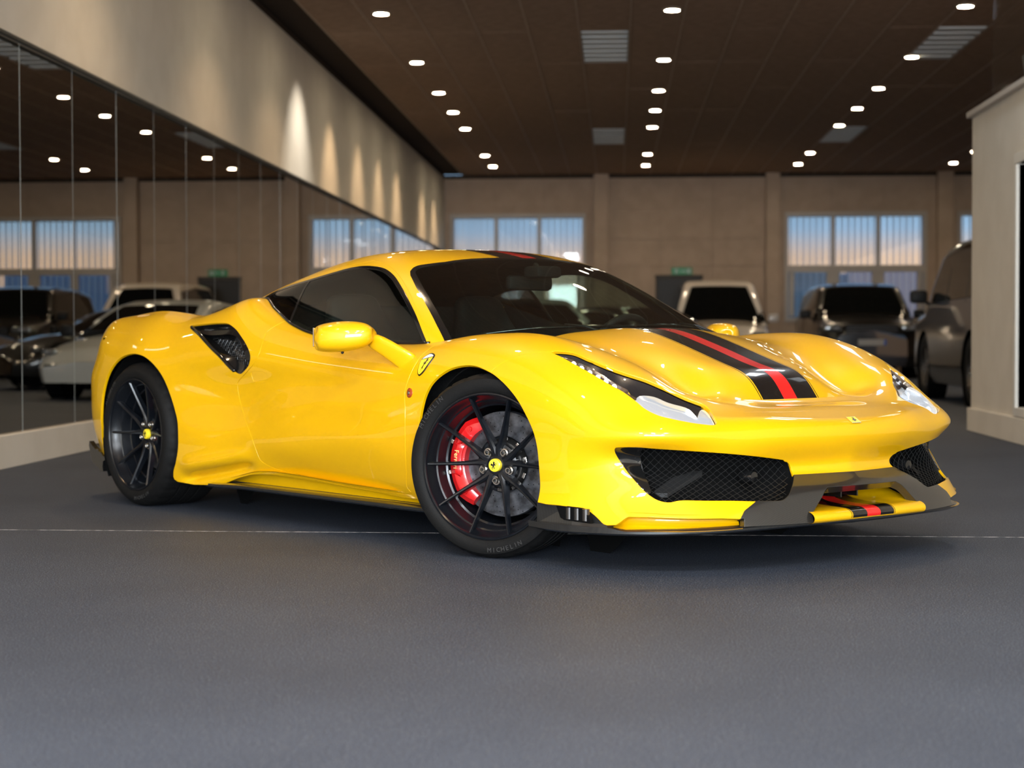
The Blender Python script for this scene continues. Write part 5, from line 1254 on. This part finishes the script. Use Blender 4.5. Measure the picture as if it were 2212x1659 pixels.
# nose badge and stuck-on plate rectangle
def nose_frame(x, y, off=.002):
    P = SN[0]; d = (P[:, 0]-x)**2+(P[:, 1]-abs(y))**2+np.where(P[:, 2] < .485, 9, 0); i = np.argpartition(d, 3)[:3]; w = 1/(d[i]+1e-9); w /= w.sum()
    return Vector((P[i]*w[:, None]).sum(0)), Vector((SN[2][i]*w[:, None]).sum(0)).normalized()
p_, n_ = nose_frame(2.255, 0); n_.y = 0; n_.normalize(); p_.y = 0; p_ += n_*.0015
r_ = Vector((0, 1, 0)); u_ = n_.cross(r_); NF = Matrix(((r_.x, u_.x, n_.x, p_.x), (r_.y, u_.y, n_.y, p_.y), (r_.z, u_.z, n_.z, p_.z), (0, 0, 0, 1)))
b = MB(); b.prism([(-.024, -.018), (.024, -.018), (.024, .018), (-.024, .018)], 0, .003, 'z', NF); nbg = b.build('nose_badge', M['chrome'], car); nbg['label'] = 'small rectangular badge with a horse on the nose'
b = MB(); b.prism([(-.0222, -.0162), (.0222, -.0162), (.0222, .0162), (-.0222, .0162)], .003, .0036, 'z', NF); b.build('badge_field', M['badge_yellow'], nbg)
emblem('horse', nbg, NF @ Matrix.Translation((0, 0, .0034)) @ Matrix.Rotation(PI, 4, 'Z'), .024, M['gloss_black'])
# ---------------------------------------------------------------- cabin
MB().box((.25, 0, .20), (1.7, 1.5, .04)).build('cabin_floor', M['leather'], car)
for s in (-1, 1): MB().prism([(-.60, .2), (1.05, .2), (1.05, .76), (.3, .775), (-.25, .80), (-.5, .84), (-.62, .84)], s*.735, s*.755, 'y').build('door_card', M['leather'], car)
b = MB(); rings = []
for y in np.linspace(-.72, .72, 25):
    hz = .055*math.exp(-((y-.36)/.17)**2)+.0*math.exp(-(y/.2)**2)
    rings.append([(1.22, y, .60), (1.20, y, .790), (1.05, y, .805+hz*.2), (.90, y, .800+hz*.8), (.80, y, .775+hz), (.745, y, .74+hz*.6), (.76, y, .60)])
b.loft(rings); b.build('dashboard', M['alcantara'], car, smooth=SM)
MB().box((.25, 0, .42), (1.0, .24, .30), bevel=.04).build('centre_console', M['leather'], car, smooth=SM)
MB().prism([(-.60, .2), (-.50, .2), (-.60, .96), (-.68, .94)], -.60, .60, 'y').build('bulkhead', M['alcantara'], car)
for s in (-1, 1):
    seat = MB().box((.12, s*.37, .36), (.52, .46, .16), bevel=.05).build('seat', M['alcantara'], car, smooth=SM)
    def ringy(x, z, w, t, lean=.0): return [(x+t*math.copysign(abs(math.cos(a))**.6, math.cos(a)), s*.37+w*math.copysign(abs(math.sin(a))**.55, math.sin(a)), z+.25*t*math.cos(a)) for a in [2*PI*i/20 for i in range(20)]]
    MB().loft([ringy(-.13, .38, .22, .07), ringy(-.19, .55, .25, .07), ringy(-.25, .72, .255, .065), ringy(-.29, .82, .20, .055), ringy(-.32, .90, .150, .050), ringy(-.345, .97, .140, .045), ringy(-.355, 1.01, .115, .03)]).build('backrest', M['leather'], seat, smooth=True, subd=1)
    for w in (-1, 1): MB().loft([[(-.02, s*.37+w*.20, .45), (.02, s*.37+w*.25, .45), (-.10, s*.37+w*.26, .45)], [(-.10, s*.37+w*.19, .70), (-.07, s*.37+w*.24, .70), (-.22, s*.37+w*.25, .70)]]).build('side_bolster', M['leather'], seat, smooth=SM)
    Hm = Matrix.Translation((-.286, s*.37, .915)) @ Matrix.Rotation(PI/2, 4, 'Z') @ Matrix.Rotation(PI/2-.25, 4, 'X')
    emblem('embroidered_horse', seat, Hm, .07, M['stripe_red'])
sw = Matrix.Translation((.66, .36, .735)) @ Matrix.Rotation(math.radians(-68), 4, 'Y')
swo = MB().tube([sw @ Vector((.175*math.cos(a), .175*math.sin(a) if math.cos(a) < .9 else .175*math.sin(a), 0)) for a in [2*PI*i/40 for i in range(40)]], .016, 10, True).build('steering_wheel', M['leather'], car, smooth=True)
b = MB()
for a in (0.1, PI-.1+PI*0, -PI/2): b.box(sw @ Vector((.09*math.cos(a+PI/2), .09*math.sin(a+PI/2), 0)), (.03, .03, .03))
b.lathe([(0, .02), (.05, .015), (.055, -.02)], 24, sw); b.tube([sw @ Vector((0, -.17, 0)), sw @ Vector((0, .17, 0))], .013, 8); b.build('steering_hub', M['leather'], swo, smooth=SM)
for a, m_ in ((PI-.35, M['stripe_red']), (PI-.22, M['white']), (PI-.09, M['green'])): pass
MB().tube([(.52, 0, 1.125), (.50, 0, 1.10), (.48, .0, 1.075)], .012, 8).build('mirror_stem', M['matt_black'], car)
MB().box((.47, 0, 1.045), (.04, .25, .065), bevel=.018).build('interior_mirror', M['matt_black'], car, smooth=SM)
MB().box((.56, 0, 1.09), (.10, .14, .05), bevel=.015).build('sensor_housing', M['matt_black'], car, smooth=SM)
# ---------------------------------------------------------------- wheels
def text_mesh(s, size, ext):
    cu = bpy.data.curves.new('lettering', 'FONT'); cu.body = s; cu.size = size; cu.extrude = ext; cu.align_x = 'CENTER'; cu.align_y = 'CENTER'; cu.resolution_u = 2
    o = bpy.data.objects.new('lettering', cu); me = bpy.data.meshes.new_from_object(o); bpy.data.objects.remove(o); bpy.data.curves.remove(cu); return me
def arc_text(word, r, size, mid, h, name, m_, parent, flip=False):
    b = bmesh.new(); n = len(word); step = size*.78/r
    for i, ch in enumerate(word):
        if ch == ' ': continue
        a = mid+(-(i-(n-1)/2) if not flip else (i-(n-1)/2))*step; t = text_mesh(ch, size, .0006); t.transform(Matrix.Rotation(a-(PI/2 if not flip else -PI/2), 4, 'Z') @ Matrix.Translation((0, r if not flip else -r, h)))
        b.from_mesh(t); bpy.data.meshes.remove(t)
    me = bpy.data.meshes.new(name); b.to_mesh(me); b.free(); me.materials.clear(); me.materials.append(m_); o = link(name, me, parent); return o
M['letter'] = mat('tyre_lettering', (.035, .034, .033), .5)
def make_wheel(R, W, front):
    """axis = local Z (outboard), origin at the outer rim plane"""
    n = 180; Rr = .270
    prof = [(.262, -.010), (.270, .004), (.276, .009), (.290, .013), (.306, .014), (.320, .008), (R-.016, -.004), (R-.008, -.013), (R-.003, -.024), (R, -.040), (R+.0, -W*.28)]
    gr = [W*.32, W*.5, W*.68]
    for g in gr: prof += [(R, -g+.006), (R-.007, -g+.004), (R-.007, -g-.004), (R, -g-.006)]
    prof += [(R, -W+.04), (R-.008, -W+.013), (.30, -W-.01), (.262, -W+.01)]
    b = MB(); rings = []
    for i in range(n):
        a = 2*PI*i/n; gv = i % 6 == 0; ring = []
        for j, (r, h) in enumerate(prof):
            if gv and 7 <= j <= 10: r -= .0045
            ring.append(b.bm.verts.new((r*math.cos(a), r*math.sin(a), h)))
        rings.append(ring)
    for i in range(n):
        A, B = rings[i], rings[(i+1) % n]
        for j in range(len(prof)-1): b.bm.faces.new((A[j], B[j], B[j+1], A[j+1]))
    rim = MB().lathe([(.262, -.012), (.2705, .002), (.2690, .007), (.2640, .008), (.2600, .003), (.2590, -.006), (.2500, -.020), (.2420, -.042), (.2370, -.046), (.2270, -.088), (.2200, -.092), (.2150, -.22), (.24, -.25), (.262, -.25)], 96).build('wheel', M['rim'], None, smooth=math.radians(28))
    ty = b.build('tyre', M['rubber'], rim, smooth=math.radians(40))
    hubb = MB().lathe([(.0, -.070), (.030, -.066), (.060, -.070), (.080, -.078), (.080, -.120), (.0, -.120)], 48)
    hubb.build('hub', M['rim'], rim, smooth=SM)
    def spoke(c, sgn):
        b = MB(); rings = []; path = [(.034, 8), (.060, 9.5), (.085, 13), (.12, 16), (.18, 17.6), (.235, 18), (.2585, 18)]
        hz = [-.060, -.057, -.054, -.047, -.030, -.014, -.007]; ww = [.014, .011, .0088, .0070, .0054, .0052, .0060]; dp = [.045, .040, .036, .032, .026, .024, .022]
        for (r, da), h, w, d in zip(path, hz, ww, dp):
            a = c+sgn*math.radians(da); p = Vector((r*math.cos(a), r*math.sin(a), h)); t = Vector((-math.sin(a), math.cos(a), 0))
            rings.append([p-t*w*1.35-Vector((0, 0, d)), p-t*w*1.15-Vector((0, 0, .006)), p-t*w*.45, p+t*w*.45, p+t*w*1.15-Vector((0, 0, .006)), p+t*w*1.35-Vector((0, 0, d))])
        b.loft(rings); return b.build('spoke', M['rim'], rim, smooth=math.radians(24))
    for k in range(5):
        c = math.radians(90+72*k); spoke(c, 1); spoke(c, -1)
    for k in range(5):
        a = math.radians(54+72*k); Mx = Matrix.Translation((.057*math.cos(a), .057*math.sin(a), -.060))
        MB().lathe([(.0, -.012), (.0066, -.012), (.0066, .004), (.0078, .006), (.0100, .006), (.0116, .003), (.0120, -.006), (.016, -.006), (.017, -.020)], 18, Mx).build('wheel_bolt', M['steel'], rim, smooth=SM)
    cap = MB().lathe([(.0, .003), (.018, .0025), (.0235, .0), (.0245, -.004), (.0245, -.02)], 40, Matrix.Translation((0, 0, -.052))).build('hub_cap', M['badge_yellow'], rim, smooth=SM)
    cap['label'] = 'round yellow hub cap with black horse'
    emblem('cap_horse', rim, Matrix.Translation((0, 0, -.0494)) @ Matrix.Rotation(.12, 4, 'Z'), .029, M['gloss_black'], .0008)
    dr = .197 if front else .178; dz = -.125
    MB().lathe([(.105, dz+.004), (.108, dz), (dr-.002, dz), (dr, dz-.004), (dr, dz-.034), (.10, dz-.036)], 80).build('brake_disc', M['disc'], rim, smooth=SM)
    b = MB()
    for i in range(72):
        a = 2*PI*i/72+.0; r = (.122, .140, .158, .174, .186)[i % 5]*dr/.197+.004
        b.lathe([(0, .0006), (.0021, .0006)], 6, Matrix.Translation((r*math.cos(a), r*math.sin(a), dz)))
    b.build('disc_holes', M['void'], rim)
    MB().lathe([(.04, dz+.02), (.085, dz+.016), (.098, dz-.01), (.098, dz-.04)], 48).build('disc_bell', M['dark_steel'], rim, smooth=SM)
    b = MB()
    for i in range(10): a = 2*PI*i/10+.2; b.box((.096*math.cos(a), .096*math.sin(a), dz+.004), (.012, .022, .010), rz=a, bevel=.002)
    b.build('disc_bobbins', M['steel'], rim)
    if True:
        c0, c1 = (math.radians(118), math.radians(232)) if front else (math.radians(-42), math.radians(42))
        def arcblock(a0, a1, r0, r1, h0, h1, m_, name, bev=.006):
            b = MB(); k = 14; rings = []
            for i in range(k+1):
                a = a0+(a1-a0)*i/k; e = .010*(1-min(1, min(i, k-i)/2.)); ro = r1-e*1.6; hi = h1-e
                rings.append([((r0)*math.cos(a), (r0)*math.sin(a), h0), (r0*math.cos(a), r0*math.sin(a), hi-.006), ((r0+.012)*math.cos(a), (r0+.012)*math.sin(a), hi), ((ro-.022)*math.cos(a), (ro-.022)*math.sin(a), hi), (ro*math.cos(a), ro*math.sin(a), hi-.016), (ro*math.cos(a), ro*math.sin(a), h0)])
            b.loft(rings); return b.build(name, m_, rim, smooth=SM)
        k_ = dr/.197
        cal = arcblock(c0, c1, .150*k_, .214, dz-.05, dz+.040, M['caliper'], 'brake_caliper'); cal['label'] = 'red brake caliper'
        am = (c0+c1)/2
        arcblock(am-.42, am+.40, .158*k_, .204, dz, dz+.050, M['caliper'], 'caliper_bridge')
        for da in (-.72, .72): 
            a = am+da; MB().lathe([(0, .004), (.006, .004), (.006, .001), (.010, .001), (.011, -.004)], 16, Matrix.Translation((.178*k_*math.cos(a), .178*k_*math.sin(a), dz+.043))).build('caliper_bolt', M['caliper'], rim, smooth=SM)
        b = MB()
        for da in (-.30, .25): a = am+da; b.box((.214*math.cos(a), .214*math.sin(a), dz+.03), (.012, .016, .02), rz=a, bevel=.002)
        b.build('pad_springs', M['steel'], rim)
        t = text_mesh('Ferrari', .026, .0006); t.transform(Matrix.Translation((.176*k_*math.cos(am), .176*k_*math.sin(am), dz+.0512)) @ Matrix.Rotation(am-PI/2 if not front else am+PI/2, 4, 'Z')); t.materials.clear(); link('caliper_lettering', t, rim, M['cream'])
    arc_text('MICHELIN', .306, .024, math.radians(140), .0143, 'sidewall_lettering', M['letter'], rim)
    arc_text('MICHELIN', .306, .024, math.radians(-75), .0143, 'sidewall_lettering', M['letter'], rim, flip=True)
    return rim
wf_ = make_wheel(.340, .245, True); wr_ = make_wheel(.3455, .305, False)
STEER = math.radians(22)
for proto, x, yl, st, cnt in ((wf_, 1.325, .945, STEER, 0), (wr_, -1.325, .955, 0, 0)):
    R_ = .340 if proto is wf_ else .3455; piv = .80; x -= .050 if proto is wf_ else 0
    for s in (-1, 1):
        o = proto if s == -1 else copy_tree(proto); o.parent = car
        base = Matrix.Translation((x, s*piv, R_)) @ Matrix.Rotation(st, 4, 'Z') @ Matrix.Translation((0, s*(yl-piv), 0)) @ Matrix.Rotation(PI/2, 4, 'X')
        if s == 1: base = Matrix.Translation((x, s*piv, R_)) @ Matrix.Rotation(st, 4, 'Z') @ Matrix.Translation((0, s*(yl-piv), 0)) @ Matrix.Rotation(PI, 4, 'Z') @ Matrix.Rotation(PI/2, 4, 'X')
        o.matrix_local = base
